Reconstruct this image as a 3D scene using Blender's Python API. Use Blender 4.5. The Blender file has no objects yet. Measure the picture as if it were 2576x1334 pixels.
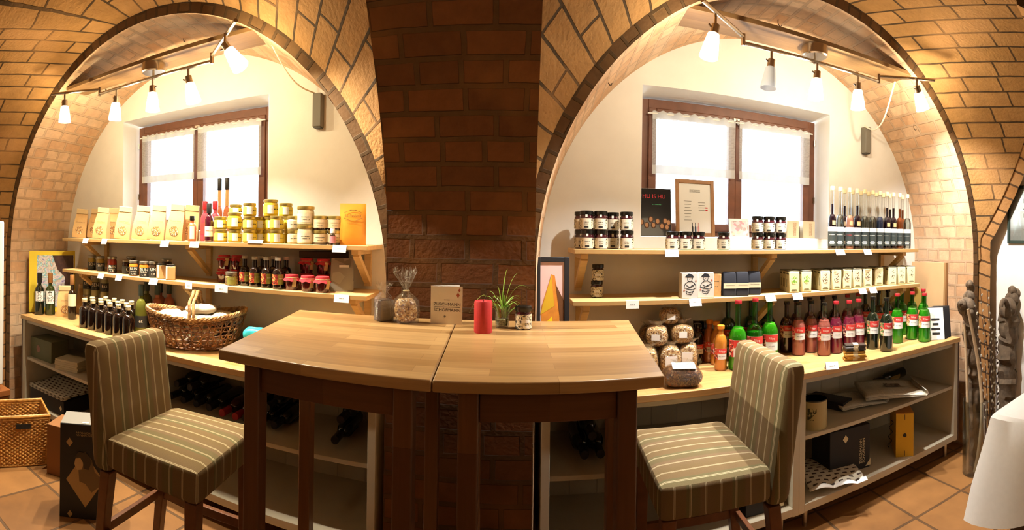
import bpy, bmesh, math, random
from mathutils import Vector, Matrix, Euler
random.seed(7)
PI = math.pi
SC = bpy.context.scene
COL = SC.collection

# ------------------------------------------------------------------ camera, world, light, exposure
EYE = 1.40                      # camera height; world origin is on the floor below it, +Y runs to the back wall
F_PX, CX, HY, ROLL = 1196.4, 1288.0, 593.0, 0.0135   # sweep panorama: pixels per radian, centre column, horizon row, roll
cam = bpy.data.cameras.new('camera'); cam.type = 'PANO'; cam.panorama_type = 'CENTRAL_CYLINDRICAL'
cam.central_cylindrical_range_u_min = -CX / F_PX; cam.central_cylindrical_range_u_max = (2576 - CX) / F_PX
cam.central_cylindrical_range_v_min = -(1334 - HY) / F_PX; cam.central_cylindrical_range_v_max = HY / F_PX
cam.central_cylindrical_radius = 1.0; cam.clip_start = 0.02
camo = bpy.data.objects.new('camera', cam); COL.objects.link(camo)
camo.location = (0, 0, EYE); camo.rotation_mode = 'QUATERNION'
camo.rotation_quaternion = (Matrix.Rotation(-ROLL, 4, 'Y') @ Matrix.Rotation(PI / 2, 4, 'X')).to_quaternion()
SC.camera = camo
SC.view_settings.view_transform = 'Standard'; SC.view_settings.look = 'None'
SC.view_settings.exposure = 0.5; SC.view_settings.gamma = 1.0; SC.view_settings.use_curve_mapping = False
W = bpy.data.worlds.new('overcast_sky'); SC.world = W; W.use_nodes = True
bg = W.node_tree.nodes['Background']; bg.inputs['Color'].default_value = (0.86, 0.93, 1.0, 1); bg.inputs['Strength'].default_value = 12.0
cy = SC.cycles
cy.use_denoising = True; cy.max_bounces = 7; cy.diffuse_bounces = 3; cy.glossy_bounces = 3
cy.transmission_bounces = 5; cy.transparent_max_bounces = 14; cy.caustics_reflective = False; cy.caustics_refractive = False
cy.sample_clamp_indirect = 4.0; cy.sample_clamp_direct = 0.0
WARM = (1.0, 0.80, 0.56)
def lamp(name, kind, loc, energy, color, **kw):
    d = bpy.data.lights.new(name, kind); d.energy = energy; d.color = color
    for k, v in kw.items(): setattr(d, k, v)
    o = bpy.data.objects.new(name, d); COL.objects.link(o); o.location = loc; return o
# the dining room's own lamps, behind the photographer
lamp('dining_room_lamp', 'POINT', (-1.3, -1.6, 2.2), 6.0, (1.0, 0.72, 0.42), shadow_soft_size=0.25)
lamp('dining_room_lamp', 'POINT', (1.6, -1.4, 2.2), 7.0, (1.0, 0.76, 0.48), shadow_soft_size=0.25)
# windows: portals guide the sky light in
for x0, x1 in ((-2.54, -1.40), (0.69, 1.87)):
    a = lamp('window_portal', 'AREA', ((x0 + x1) / 2, 2.62, 1.80), 1, (1, 1, 1), shape='RECTANGLE', size=x1 - x0, size_y=0.74)
    a.data.cycles.is_portal = True; a.rotation_euler = (PI / 2, 0, PI)

# ------------------------------------------------------------------ pixel helpers (columns of the photo -> plan position)
def SX(x, Y, z=EYE):
    return (Y * math.tan((x - CX) / F_PX) - math.sin(ROLL) * (z - EYE)) / math.cos(ROLL)
def AZ(x, y, z):
    th = (x - CX) / F_PX; v = -(y - HY) / F_PX
    X = math.cos(ROLL) * math.sin(th) - math.sin(ROLL) * v; Z = math.sin(ROLL) * math.sin(th) + math.cos(ROLL) * v
    k = (z - EYE) / Z
    return X * k, math.cos(th) * k
def face(X, Y, f=1.0): return -math.atan2(X, Y) * f      # turn that points local -Y at the camera

# ------------------------------------------------------------------ mesh builder
class MB:
    def __init__(s): s.v = []; s.f = []; s.uv = None; s.mi = []
    def add(s, vs, fs, M=None, mi=0, uvs=None):
        b = len(s.v)
        for p in vs: s.v.append(tuple(M @ Vector(p)) if M else tuple(p))
        for f in fs: s.f.append(tuple(b + i for i in f)); s.mi.append(mi)
        if uvs is not None:
            if s.uv is None: s.uv = {}
            for i, u in enumerate(uvs): s.uv[b + i] = u
        return s
    def box(s, c, d, M=None, mi=0):
        x, y, z = c; a, b, h = d[0] / 2, d[1] / 2, d[2] / 2
        vs = [(x + i * a, y + j * b, z + k * h) for i in (-1, 1) for j in (-1, 1) for k in (-1, 1)]
        return s.add(vs, [(0, 1, 3, 2), (4, 6, 7, 5), (0, 4, 5, 1), (2, 3, 7, 6), (0, 2, 6, 4), (1, 5, 7, 3)], M, mi)
    def span(s, lo, hi, M=None, mi=0):
        return s.box([(a + b) / 2 for a, b in zip(lo, hi)], [b - a for a, b in zip(lo, hi)], M, mi)
    def lathe(s, prof, n=20, M=None, mi=0, c=(0, 0), sy=1.0):
        vs = []; fs = []
        for r, z in prof:
            for i in range(n):
                a = 2 * PI * i / n; vs.append((c[0] + r * math.cos(a), c[1] + sy * r * math.sin(a), z))
        m = len(prof)
        for k in range(m - 1):
            for i in range(n):
                j = (i + 1) % n; fs.append((k * n + i, k * n + j, (k + 1) * n + j, (k + 1) * n + i))
        if prof[0][0] > 1e-5: fs.append(tuple(range(n - 1, -1, -1)))
        if prof[-1][0] > 1e-5: fs.append(tuple((m - 1) * n + i for i in range(n)))
        return s.add(vs, fs, M, mi)
    def tube(s, pts, r, n=8, M=None, mi=0, cap=True):
        pts = [Vector(p) for p in pts]; rs = r if isinstance(r, (list, tuple)) else [r] * len(pts)
        vs = []; fs = []; ref = None
        for i, p in enumerate(pts):
            t = (pts[min(i + 1, len(pts) - 1)] - pts[max(i - 1, 0)]).normalized()
            if ref is None: ref = Vector((0, 0, 1)) if abs(t.z) < 0.9 else Vector((1, 0, 0))
            a = t.cross(ref); a = a.normalized() if a.length > 1e-6 else Vector((1, 0, 0)); b = t.cross(a); ref = -b if b.length else ref
            ref = a.cross(t)
            for k in range(n):
                w = 2 * PI * k / n; vs.append(p + (a * math.cos(w) + b * math.sin(w)) * rs[i])
        for i in range(len(pts) - 1):
            for k in range(n):
                j = (k + 1) % n; fs.append((i * n + k, i * n + j, (i + 1) * n + j, (i + 1) * n + k))
        if cap: fs += [tuple(range(n - 1, -1, -1)), tuple((len(pts) - 1) * n + k for k in range(n))]
        return s.add(vs, fs, M, mi)
    def grid(s, fn, nu, nv, uvfn=None, M=None, mi=0, flip=False):
        vs = []; uv = []
        for i in range(nu + 1):
            for j in range(nv + 1):
                vs.append(fn(i / nu, j / nv))
                if uvfn: uv.append(uvfn(i / nu, j / nv))
        fs = []
        for i in range(nu):
            for j in range(nv):
                q = (i * (nv + 1) + j, (i + 1) * (nv + 1) + j, (i + 1) * (nv + 1) + j + 1, i * (nv + 1) + j + 1)
                fs.append(q[::-1] if flip else q)
        return s.add(vs, fs, M, mi, uv if uvfn else None)
    def prism(s, poly, z0, z1, M=None, mi=0):
        n = len(poly); vs = [(x, y, z0) for x, y in poly] + [(x, y, z1) for x, y in poly]
        fs = [tuple(range(n - 1, -1, -1)), tuple(range(n, 2 * n))] + [(i, (i + 1) % n, n + (i + 1) % n, n + i) for i in range(n)]
        return s.add(vs, fs, M, mi)
    def shell(s, R, z0, z1, a0, a1, t=0.0006, n=10, prof=None, M=None):
        # a label wrapped round a body of radius R, angle 0 looks along -Y
        def P(r, a, z): return (r * math.sin(a), -r * math.cos(a), z)
        vs = []; uv = []
        for i in range(n + 1):
            a = a0 + (a1 - a0) * i / n
            vs += [P(R + t, a, z0), P(R + t, a, z1), P(R, a, z0), P(R, a, z1)]
            uv += [(i / n, 0), (i / n, 1), (i / n, 0), (i / n, 1)]
        fs = []
        for i in range(n):
            b = 4 * i; fs += [(b, b + 4, b + 5, b + 1), (b + 2, b + 3, b + 7, b + 6), (b + 1, b + 5, b + 7, b + 3), (b, b + 2, b + 6, b + 4)]
        fs += [(0, 1, 3, 2), (4 * n, 4 * n + 2, 4 * n + 3, 4 * n + 1)]
        return s.add(vs, fs, M, 0, uv)
    def mesh(s, name, mats, smooth=True, angle=35):
        me = bpy.data.meshes.new(name); me.from_pydata(s.v, [], s.f)
        for m in (mats if isinstance(mats, (list, tuple)) else [mats]): me.materials.append(m)
        me.polygons.foreach_set('material_index', s.mi)
        if s.uv is not None:
            L = me.uv_layers.new(name='UVMap')
            for lp in me.loops: L.data[lp.index].uv = s.uv.get(lp.vertex_index, (0, 0))
        bm = bmesh.new(); bm.from_mesh(me)
        bmesh.ops.recalc_face_normals(bm, faces=bm.faces) if s.uv is None or len(s.f) < 400 else None
        bm.to_mesh(me); bm.free()
        if smooth:
            me.polygons.foreach_set('use_smooth', [True] * len(me.polygons)); me.set_sharp_from_angle(angle=math.radians(angle))
        me.update(); return me

def obj(name, mb, m, parent=None, loc=None, rot=None, bevel=0, seg=2, label=None, subdiv=0):
    me = mb.mesh(name, m) if isinstance(mb, MB) else mb
    o = bpy.data.objects.new(name, me); COL.objects.link(o)
    if parent: o.parent = parent
    if loc: o.location = loc
    if rot: o.rotation_euler = rot
    if bevel:
        b = o.modifiers.new('bevel', 'BEVEL'); b.width = bevel; b.segments = seg; b.limit_method = 'ANGLE'; b.angle_limit = math.radians(40); b.harden_normals = False
    if subdiv:
        b = o.modifiers.new('smooth', 'SUBSURF'); b.levels = subdiv; b.render_levels = subdiv
    if label: o['label'] = label
    return o
def tag(o, label, cat, group=None, kind=None):
    o['label'] = label; o['category'] = cat
    if group: o['group'] = group
    if kind: o['kind'] = kind
    return o
def thing(name, label, cat, loc=(0, 0, 0), rz=0, group=None):
    o = bpy.data.objects.new(name, None); COL.objects.link(o); o.empty_display_size = 0.03
    o.location = loc; o.rotation_euler = (0, 0, rz); return tag(o, label, cat, group)
def struct(name, mb, m, parent=None, **kw):
    o = obj(name, mb, m, parent, **kw)
    if parent is None: o['kind'] = 'structure'
    return o
def tree_copy(o, parent=None):
    c = o.copy(); COL.objects.link(c)
    if parent: c.parent = parent
    for ch in list(KIDS.get(o.name, o.children)): tree_copy(ch, c)
    return c
KIDS = {}
CACHE = {}
def put(key, build, label, loc, rz=0, group=None, cat=None, rx=0, ry=0):
    """first call of a kind builds it, later calls copy the thing with its parts and sub-parts"""
    if key not in CACHE:
        r = build(); CACHE[key] = r
        stack = [r]
        while stack:
            q = stack.pop(); KIDS[q.name] = list(q.children); stack += KIDS[q.name]
    else:
        r = tree_copy(CACHE[key])
    r.location = loc; r.rotation_euler = (rx, ry, rz); r['label'] = label
    if group: r['group'] = group
    if cat: r['category'] = cat
    return r
ORD = ['first', 'second', 'third', 'fourth', 'fifth', 'sixth', 'seventh', 'eighth', 'ninth', 'tenth', 'eleventh', 'twelfth']

# ------------------------------------------------------------------ lettering
TXT = {}
def text_mesh(txt, size, mt, bend=0, ext=0.0003):
    k = (txt, size, mt.name, bend)
    if k in TXT: return TXT[k]
    if txt.startswith('~'):          # print too small to read in the photo: a row of short strokes
        mb = MB(); n = int(txt[1:]); rr = random.Random(n); x = -n * size * .3
        for i in range(n):
            w = size * (.28 + .24 * rr.random()); h_ = size * (.30 + .10 * rr.random())
            mb.add([(x, 0, -h_ / 2), (x + w, 0, -h_ / 2), (x + w, 0, h_ / 2), (x, 0, h_ / 2)], [(0, 1, 2, 3)]); x += size * .6
        if bend: mb.v = [(bend * math.sin(p[0] / bend), -bend * math.cos(p[0] / bend), p[2]) for p in mb.v]
        TXT[k] = mb.mesh('lettering', mt, smooth=False); return TXT[k]
    c = bpy.data.curves.new('lettering', 'FONT'); c.body = txt; c.size = size; c.align_x = 'CENTER'; c.align_y = 'CENTER'; c.resolution_u = 2
    c.fill_mode = 'FRONT'; c.space_line = 0.85
    t = bpy.data.objects.new('lettering', c); COL.objects.link(t)
    dg = bpy.context.evaluated_depsgraph_get(); dg.update()
    me = bpy.data.meshes.new_from_object(t.evaluated_get(dg)); bpy.data.objects.remove(t); bpy.data.curves.remove(c)
    for v in me.vertices:     # stands in the XZ plane, reads from -Y
        x, y = v.co.x, v.co.y
        v.co = (bend * math.sin(x / bend), -bend * math.cos(x / bend), y) if bend else (x, 0, y)
    me.materials.clear(); me.materials.append(mt); me.name = 'lettering'; TXT[k] = me
    return me
def text(txt, size, mt, parent, loc=(0, 0, 0), rot=None, bend=0, name='lettering'):
    o = bpy.data.objects.new(name, text_mesh(txt, size, mt, bend)); COL.objects.link(o); o.parent = parent; o.location = loc
    if rot: o.rotation_euler = rot
    return o

# ------------------------------------------------------------------ materials
def lin(c):
    if isinstance(c, str): c = [int(c[i:i + 2], 16) / 255 for i in (0, 2, 4)]
    return tuple((x / 12.92 if x <= 0.04045 else ((x + 0.055) / 1.055) ** 2.4) for x in c) + (1,)
MATS = {}
class NT:
    def __init__(s, name):
        s.m = bpy.data.materials.new(name); s.m.use_nodes = True; s.t = s.m.node_tree; s.b = s.t.nodes['Principled BSDF']
    def n(s, k, **kw):
        q = s.t.nodes.new(k)
        for a, v in kw.items():
            if a.startswith('i_'):
                key = a[2:]; q.inputs[int(key) if key.isdigit() else key.replace('_', ' ')].default_value = v
            else: setattr(q, a, v)
        return q
    def l(s, a, b): s.t.links.new(a, b)
    def ramp(s, src, stops):
        r = s.n('ShaderNodeValToRGB'); e = r.color_ramp.elements; e.remove(e[1])
        for i, (p, c) in enumerate(stops):
            q = e[0] if i == 0 else e.new(p)
            q.position = p; q.color = c if len(c) == 4 else (*c, 1)
        s.l(src, r.inputs[0]); return r.outputs[0]
    def mix(s, f, a, b, mode='MIX'):
        q = s.n('ShaderNodeMix', data_type='RGBA', blend_type=mode)
        for sock, v in ((q.inputs[0], f), (q.inputs[6], a), (q.inputs[7], b)):
            if hasattr(v, 'is_output') or isinstance(v, bpy.types.NodeSocket): s.l(v, sock)
            else: sock.default_value = v
        return q.outputs[2]
    def bump(s, h, dist=0.002, strength=1.0):
        q = s.n('ShaderNodeBump'); q.inputs['Distance'].default_value = dist; q.inputs['Strength'].default_value = strength
        s.l(h, q.inputs['Height']); s.l(q.outputs[0], s.b.inputs['Normal'])
def mat(name, col, rough=0.5, metal=0.0, vary=0.0, scale=40, bump=0.0, emit=0.0, spec=0.5, coat=0.0):
    if name in MATS: return MATS[name]
    t = NT(name); c = lin(col); b = t.b
    b.inputs['Base Color'].default_value = c; b.inputs['Roughness'].default_value = rough; b.inputs['Metallic'].default_value = metal
    b.inputs['Specular IOR Level'].default_value = spec; b.inputs['Coat Weight'].default_value = coat
    if vary or bump:
        co = t.n('ShaderNodeTexCoord'); no = t.n('ShaderNodeTexNoise', i_Scale=scale, i_Detail=4.0); t.l(co.outputs['Object'], no.inputs['Vector'])
        if vary:
            k = [max(0, x * (1 - vary)) for x in c[:3]]; h = [min(1, x * (1 + vary)) for x in c[:3]]
            t.l(t.ramp(no.outputs[0], [(0.3, k), (0.7, h)]), b.inputs['Base Color'])
        if bump: t.bump(no.outputs[0], bump)
    if emit: b.inputs['Emission Color'].default_value = c; b.inputs['Emission Strength'].default_value = emit
    MATS[name] = t.m; return t.m
def brick(name, c1, c2, mortar, bw, rh, ms, depth=0.006, mscale=1.0, rough=0.85, patch=None):
    t = NT(name); co = t.n('ShaderNodeUVMap'); co.uv_map = 'UVMap'
    wn = t.n('ShaderNodeTexNoise', i_Scale=9.0, i_Detail=2.0); t.l(co.outputs[0], wn.inputs['Vector'])
    ad = t.n('ShaderNodeVectorMath', operation='MULTIPLY_ADD'); t.l(wn.outputs['Color'], ad.inputs[0]); ad.inputs[1].default_value = (0.010, 0.009, 0); t.l(co.outputs[0], ad.inputs[2])
    br = t.n('ShaderNodeTexBrick', i_Scale=1.0, i_Mortar_Size=ms, i_Mortar_Smooth=0.25, i_Bias=0.0, i_Brick_Width=bw, i_Row_Height=rh)
    br.offset = 0.5; br.squash = 0.72; br.squash_frequency = 3
    br.inputs['Color1'].default_value = lin(c1); br.inputs['Color2'].default_value = lin(c2); br.inputs['Mortar'].default_value = lin(mortar)
    t.l(ad.outputs[0], br.inputs['Vector'])
    n1 = t.n('ShaderNodeTexNoise', i_Scale=14.0, i_Detail=6.0, i_Roughness=0.65); t.l(co.outputs[0], n1.inputs['Vector'])
    c = t.mix(0.55, br.outputs['Color'], t.ramp(n1.outputs[0], [(0.28, (0.62, 0.6, 0.58)), (0.72, (1.18, 1.16, 1.14))]), 'MULTIPLY')
    if patch:
        n3 = t.n('ShaderNodeTexNoise', i_Scale=2.2, i_Detail=3.0); t.l(co.outputs[0], n3.inputs['Vector'])
        c = t.mix(t.ramp(n3.outputs[0], [(0.5, (0, 0, 0)), (0.72, (0.6, 0.6, 0.6))]), c, lin(patch))
    t.l(c, t.b.inputs['Base Color']); t.b.inputs['Roughness'].default_value = rough; t.b.inputs['Specular IOR Level'].default_value = 0.25
    n2 = t.n('ShaderNodeTexNoise', i_Scale=60.0, i_Detail=4.0); t.l(co.outputs[0], n2.inputs['Vector'])
    inv = t.n('ShaderNodeMath', operation='MULTIPLY_ADD'); t.l(br.outputs['Fac'], inv.inputs[0]); inv.inputs[1].default_value = -1.0
    ml = t.n('ShaderNodeMath', operation='MULTIPLY'); t.l(n2.outputs[0], ml.inputs[0]); ml.inputs[1].default_value = 0.35; t.l(ml.outputs[0], inv.inputs[2])
    t.bump(inv.outputs[0], depth)
    MATS[name] = t.m; return t.m
def staves(name, c1, c2, w=0.045, ln=0.5, axis='X', rough=0.38, dark=0.75):
    """oak butcher-block: staves of random tone with grain along the axis"""
    if name in MATS: return MATS[name]
    t = NT(name); co = t.n('ShaderNodeTexCoord'); mp = t.n('ShaderNodeMapping'); t.l(co.outputs['Object'], mp.inputs[0])
    if axis == 'Y': mp.inputs['Rotation'].default_value = (0, 0, PI / 2)
    if axis == 'Z': mp.inputs['Rotation'].default_value = (0, PI / 2, 0)
    br = t.n('ShaderNodeTexBrick', i_Scale=1.0, i_Mortar_Size=0.0005, i_Mortar_Smooth=0.3, i_Brick_Width=ln, i_Row_Height=w, i_Bias=0.0); br.offset = 0.37; br.offset_frequency = 2
    br.inputs['Color1'].default_value = lin(c1); br.inputs['Color2'].default_value = lin(c2); m = lin(c2); br.inputs['Mortar'].default_value = (m[0] * .6, m[1] * .55, m[2] * .5, 1)
    t.l(mp.outputs[0], br.inputs['Vector'])
    m2 = t.n('ShaderNodeMapping'); m2.inputs['Scale'].default_value = (3, 60, 60); t.l(mp.outputs[0], m2.inputs[0])
    no = t.n('ShaderNodeTexNoise', i_Scale=1.0, i_Detail=6.0, i_Roughness=0.6, i_Distortion=0.6); t.l(m2.outputs[0], no.inputs['Vector'])
    c = t.mix(0.8, br.outputs['Color'], t.ramp(no.outputs[0], [(0.3, (dark, dark * 0.95, dark * 0.9)), (0.65, (1.05, 1.05, 1.05))]), 'MULTIPLY')
    t.l(c, t.b.inputs['Base Color']); t.b.inputs['Roughness'].default_value = rough; t.bump(no.outputs[0], 0.0004)
    MATS[name] = t.m; return t.m
def glass(name, tint, alpha=0.25, rough=0.03, fres=0.75, wrinkle=0.0):
    """thin clear glass: see-through, tinted, mirror-like at grazing angles"""
    if name in MATS: return MATS[name]
    t = NT(name); tr = t.n('ShaderNodeBsdfTransparent'); tr.inputs[0].default_value = lin(tint)
    gl = t.n('ShaderNodeBsdfGlossy'); gl.inputs['Roughness'].default_value = rough
    lw = t.n('ShaderNodeLayerWeight'); lw.inputs[0].default_value = 0.35
    ad = t.n('ShaderNodeMath', operation='MULTIPLY_ADD'); t.l(lw.outputs['Fresnel'], ad.inputs[0]); ad.inputs[1].default_value = fres; ad.inputs[2].default_value = alpha * 0.25; ad.use_clamp = True
    if wrinkle:
        co = t.n('ShaderNodeTexCoord'); no = t.n('ShaderNodeTexNoise', i_Scale=55.0, i_Detail=3.0, i_Distortion=1.5); t.l(co.outputs['Object'], no.inputs[0])
        bp = t.n('ShaderNodeBump', i_Distance=wrinkle); t.l(no.outputs[0], bp.inputs['Height']); t.l(bp.outputs[0], gl.inputs['Normal'])
    mx = t.n('ShaderNodeMixShader'); t.l(ad.outputs[0], mx.inputs[0]); t.l(tr.outputs[0], mx.inputs[1]); t.l(gl.outputs[0], mx.inputs[2])
    t.l(mx.outputs[0], t.t.nodes['Material Output'].inputs[0]); MATS[name] = t.m; return t.m
def spots(name, base, cols, scale=120, thresh=0.5, rough=0.7, coord='Object'):
    """random coloured flakes (muesli, printed pictures, foil glints)"""
    if name in MATS: return MATS[name]
    t = NT(name); co = t.n('ShaderNodeTexCoord'); vo = t.n('ShaderNodeTexVoronoi', i_Scale=scale, i_Randomness=1.0); t.l(co.outputs[coord], vo.inputs['Vector'])
    sep = t.n('ShaderNodeSeparateColor'); t.l(vo.outputs['Color'], sep.inputs[0])
    stops = [(0.0, lin(base)), (thresh, lin(base))] + [(thresh + (1 - thresh) * (i + 0.5) / len(cols), lin(c)) for i, c in enumerate(cols)]
    r = t.ramp(sep.outputs[0], stops); r.node.color_ramp.interpolation = 'CONSTANT'
    t.l(r, t.b.inputs['Base Color']); t.b.inputs['Roughness'].default_value = rough; MATS[name] = t.m; return t.m

# ------------------------------------------------------------------ the vaulted room
YA, YW, XP0, XP1 = 1.82, 2.38, -0.487, 0.088       # niche front plane, back wall, pillar sides
ARCH = {'left': dict(cx=-1.848, z0=1.167, R=1.358, bx=-1.888, bz=1.167, bR=1.336, s=-1),
        'right': dict(cx=1.376, z0=1.267, R=1.283, bx=1.418, bz=1.267, bR=1.276, s=1)}
M_WEB = brick('vault_brick', 'ae8350', '98703e', '4a3822', 0.29, 0.108, 0.006, 0.014, patch='b98a5a')
M_INT = brick('arch_brick', 'd6b492', 'c49a74', 'bc9e80', 0.15, 0.083, 0.009, 0.004, patch='dcc4a8')
M_PIL = brick('pillar_brick', '7a4e2e', '644026', '5f462c', 0.215, 0.093, 0.011, 0.006, patch='9c6a3c')
M_RING = brick('shaded_ring_brick', '80603c', '6c4e30', '604a30', 0.30, 0.075, 0.008, 0.004)  # darker brown puts the shade on the arch fronts into the brick colour
M_PLAS = mat('white_plaster', 'efebe2', 0.9, vary=0.03, scale=7, bump=0.004, spec=0.2)
M_DARKW = mat('dark_stained_wood', '50301c', 0.45, vary=0.25, scale=18, bump=0.0004)
M_OAK = staves('oak_worktop', 'dcb478', 'c0925a', 0.045, 0.55, 'X', 0.34)
M_TABLE = staves('birch_table_top', 'b89462', '957042', 0.055, 0.42, 'X', 0.36)
M_TLEG = staves('shaded_birch_leg', '6e4624', '5a361c', 0.08, 0.9, 'Z', 0.42)  # same birch as the top, darkened to paint in the shade under it
M_STOOLW = mat('stool_brown_wood', '6b3e20', 0.42, vary=0.2, scale=25)
M_SHELF = staves('pine_shelf', 'e8c88f', 'dcb677', 0.30, 1.6, 'X', 0.45, 0.85)
M_WHITE = mat('cream_paint', 'c4baa4', 0.55, vary=0.03, scale=12)
M_BOARD = staves('stained_board', '8a6a42', '765634', 0.2, 2.0, 'X', 0.5)

def rib_y(z): return YA - 0.494 * max(0.0, z - 1.45) ** 1.5

def intrados(name, A):
    n = 72; pts = []
    def ring(cx, cz, R): # from left foot, over the crown, to right foot
        q = [(cx - R, z) for z in (0.0, cz * 0.33, cz * 0.66)]
        q += [(cx + R * math.cos(PI - PI * i / n), cz + R * math.sin(PI - PI * i / n)) for i in range(n + 1)]
        return q + [(cx + R, z) for z in (cz * 0.66, cz * 0.33, 0.0)]
    f, b = ring(A['cx'], A['z0'], A['R']), ring(A['bx'], A['bz'], A['bR'])
    s = [0.0]
    for p, q in zip(f, f[1:]): s.append(s[-1] + math.hypot(q[0] - p[0], q[1] - p[1]))
    mb = MB(); m = len(f) - 1; nd = 8
    def P(u, v):
        i = min(int(round(u * m)), m); k = v
        x = f[i][0] * (1 - k) + b[i][0] * k; z = f[i][1] * (1 - k) + b[i][1] * k
        w = 0.006 * math.sin(s[i] * 31 + k * 9) * math.sin(k * PI)
        return (x + w * 0.5, YA + (YW - YA) * k, z + w * 0.5)
    mb.grid(P, m, nd, lambda u, v: (v * (YW - YA), s[min(int(round(u * m)), m)]))
    struct(name, mb, M_INT)
    # narrow brick-on-edge front of the arch
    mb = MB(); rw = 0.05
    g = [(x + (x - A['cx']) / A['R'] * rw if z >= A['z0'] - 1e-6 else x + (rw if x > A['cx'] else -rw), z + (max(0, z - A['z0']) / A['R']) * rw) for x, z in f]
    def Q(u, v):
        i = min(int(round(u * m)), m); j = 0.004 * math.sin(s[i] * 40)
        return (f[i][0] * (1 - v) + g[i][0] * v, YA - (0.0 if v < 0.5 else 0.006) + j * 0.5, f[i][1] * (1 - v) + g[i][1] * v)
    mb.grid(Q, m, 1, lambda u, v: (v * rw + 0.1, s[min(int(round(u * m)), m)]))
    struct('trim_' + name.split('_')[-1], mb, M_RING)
intrados('arch_vault_left', ARCH['left']); intrados('arch_vault_right', ARCH['right'])

def web(name, A):
    """vault cap above one niche: ruled courses from the arch edge to the middle rib (inner side) or to the side wall (outer side)"""
    sg = A['s']; R = A['R'] + 0.05; xr = XP0 + 0.004 if sg < 0 else XP1 - 0.004
    N = 80; rows = []; L = 0; ts = [PI * i / N for i in range(N + 1)]    # t=0 at the inner (pillar) foot
    foot = [(-sg * R, z) for z in (1.10,)]
    ends = []
    for t in ts:
        ax = A['cx'] - sg * R * math.cos(t); az = A['z0'] + R * math.sin(t)
        # inner course
        c, s_ = math.cos(t), math.sin(t)
        if c > 0.12:
            k = min(1.35, (xr - ax) / (-sg * c)); ez = az + k * s_
            I = (ax - sg * c * k, rib_y(ez) + 0.02, ez)
        else: I = (ax - sg * c * 1.35, rib_y(az + 1.35 * s_) + 0.02, az + 1.35 * s_)
        so = max(0.02, min(1.5, 0.09 + 0.66 * (az - 1.52)))
        O = (ax + sg * 0.55 * so, YA - 0.835 * so, az + 0.03 * so)
        d = t * 180 / PI; w = min(1, max(0, (d - 78) / 22)); w = w * w * (3 - 2 * w)
        E = tuple(a * (1 - w) + b * w for a, b in zip(I, O)); rows.append(((ax, YA - 0.008, az), E, R * t))
        if d >= 100: ends.append(E)
    mb = MB(); ns = 14
    def P(u, v):
        a, e, _ = rows[int(round(u * N))]; k = v
        p = [x * (1 - k) + y * k for x, y in zip(a, e)]
        p[1] -= 0.0; return tuple(p)
    def U(u, v):
        a, e, l = rows[int(round(u * N))]; return (v * math.dist(a, e), l)
    mb.grid(P, N, ns, U); struct(name, mb, M_WEB)
    return ends
EL = web('vault_web_left', ARCH['left']); ER = web('vault_web_right', ARCH['right'])

# side-wall arches: a rib of bricks on edge along the outer rim of each cap
def side_rib(name, ends, sg):
    mb = MB(); es = [Vector(e) for e in ends if e[2] < 2.75]; q = es[-1]; es += [Vector((q.x, q.y, q.z * k)) for k in (.8, .6, .4, .2, 0)]; l = 0; vs = []; uv = []
    for i, e in enumerate(es):
        if i: l += (es[i] - es[i - 1]).length
        j = 0.004 * math.sin(l * 60)
        a = e + Vector((0, 0.012, 0)); b = e + Vector((sg * 0.055 + j, -0.045, -0.03)); c = b + Vector((sg * 0.06, 0.05, -0.004)); d = e + Vector((sg * 0.06, 0.08, 0.0))
        vs += [a, b, c, d]; uv += [(0.0, l), (0.075, l), (0.15, l), (0.22, l)]
    fs = []
    for i in range(len(es) - 1):
        for k in range(4): fs.append((4 * i + k, 4 * i + (k + 1) % 4, 4 * i + 4 + (k + 1) % 4, 4 * i + 4 + k))
    mb.add(vs, fs, uvs=uv); return struct(name, mb, M_SIDE)
M_SIDE = brick('side_rib_brick', 'b98a58', 'a3723f', '5a432c', 0.5, 0.095, 0.007, 0.008)
side_rib('trim_side_left', EL, -1); side_rib('trim_side_right', ER, 1)

# middle pillar running up into a cross rib
mb = MB(); zs = [0.0 + 0.1 * i for i in range(32)]; arc = [0]
for a, b in zip(zs, zs[1:]): arc.append(arc[-1] + math.hypot(b - a, rib_y(b) - rib_y(a)))
m = len(zs) - 1; ix = lambda u: int(round(u * m))
mb.grid(lambda u, v: (XP0 + (XP1 - XP0) * v, rib_y(zs[ix(u)]) - 0.014, zs[ix(u)]), m, 4, lambda u, v: ((XP1 - XP0) * v, arc[ix(u)]))
for x, sg in ((XP0, 1), (XP1, -1)):
    mb.grid(lambda u, v: (x, rib_y(zs[ix(u)]) - 0.014 + v * (YW + 0.2 - rib_y(zs[ix(u)])) * (1 if zs[ix(u)] < 1.2 else 0.12), zs[ix(u)]), m, 2, lambda u, v: (0.1 + v * 0.5, arc[ix(u)]))
struct('pillar', mb, M_PIL)
# corner piers beside the side walls
for nm, x0, x1 in (('pillar_left', -3.36, -3.206), ('pillar_right', 2.659, 2.80)):
    mb = MB(); mb.grid(lambda u, v: (x0 + (x1 - x0) * v, YA + 0.001, 1.62 * u), 8, 2, lambda u, v: (v * 0.15, 1.62 * u))
    struct(nm, mb, M_WEB)

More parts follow.
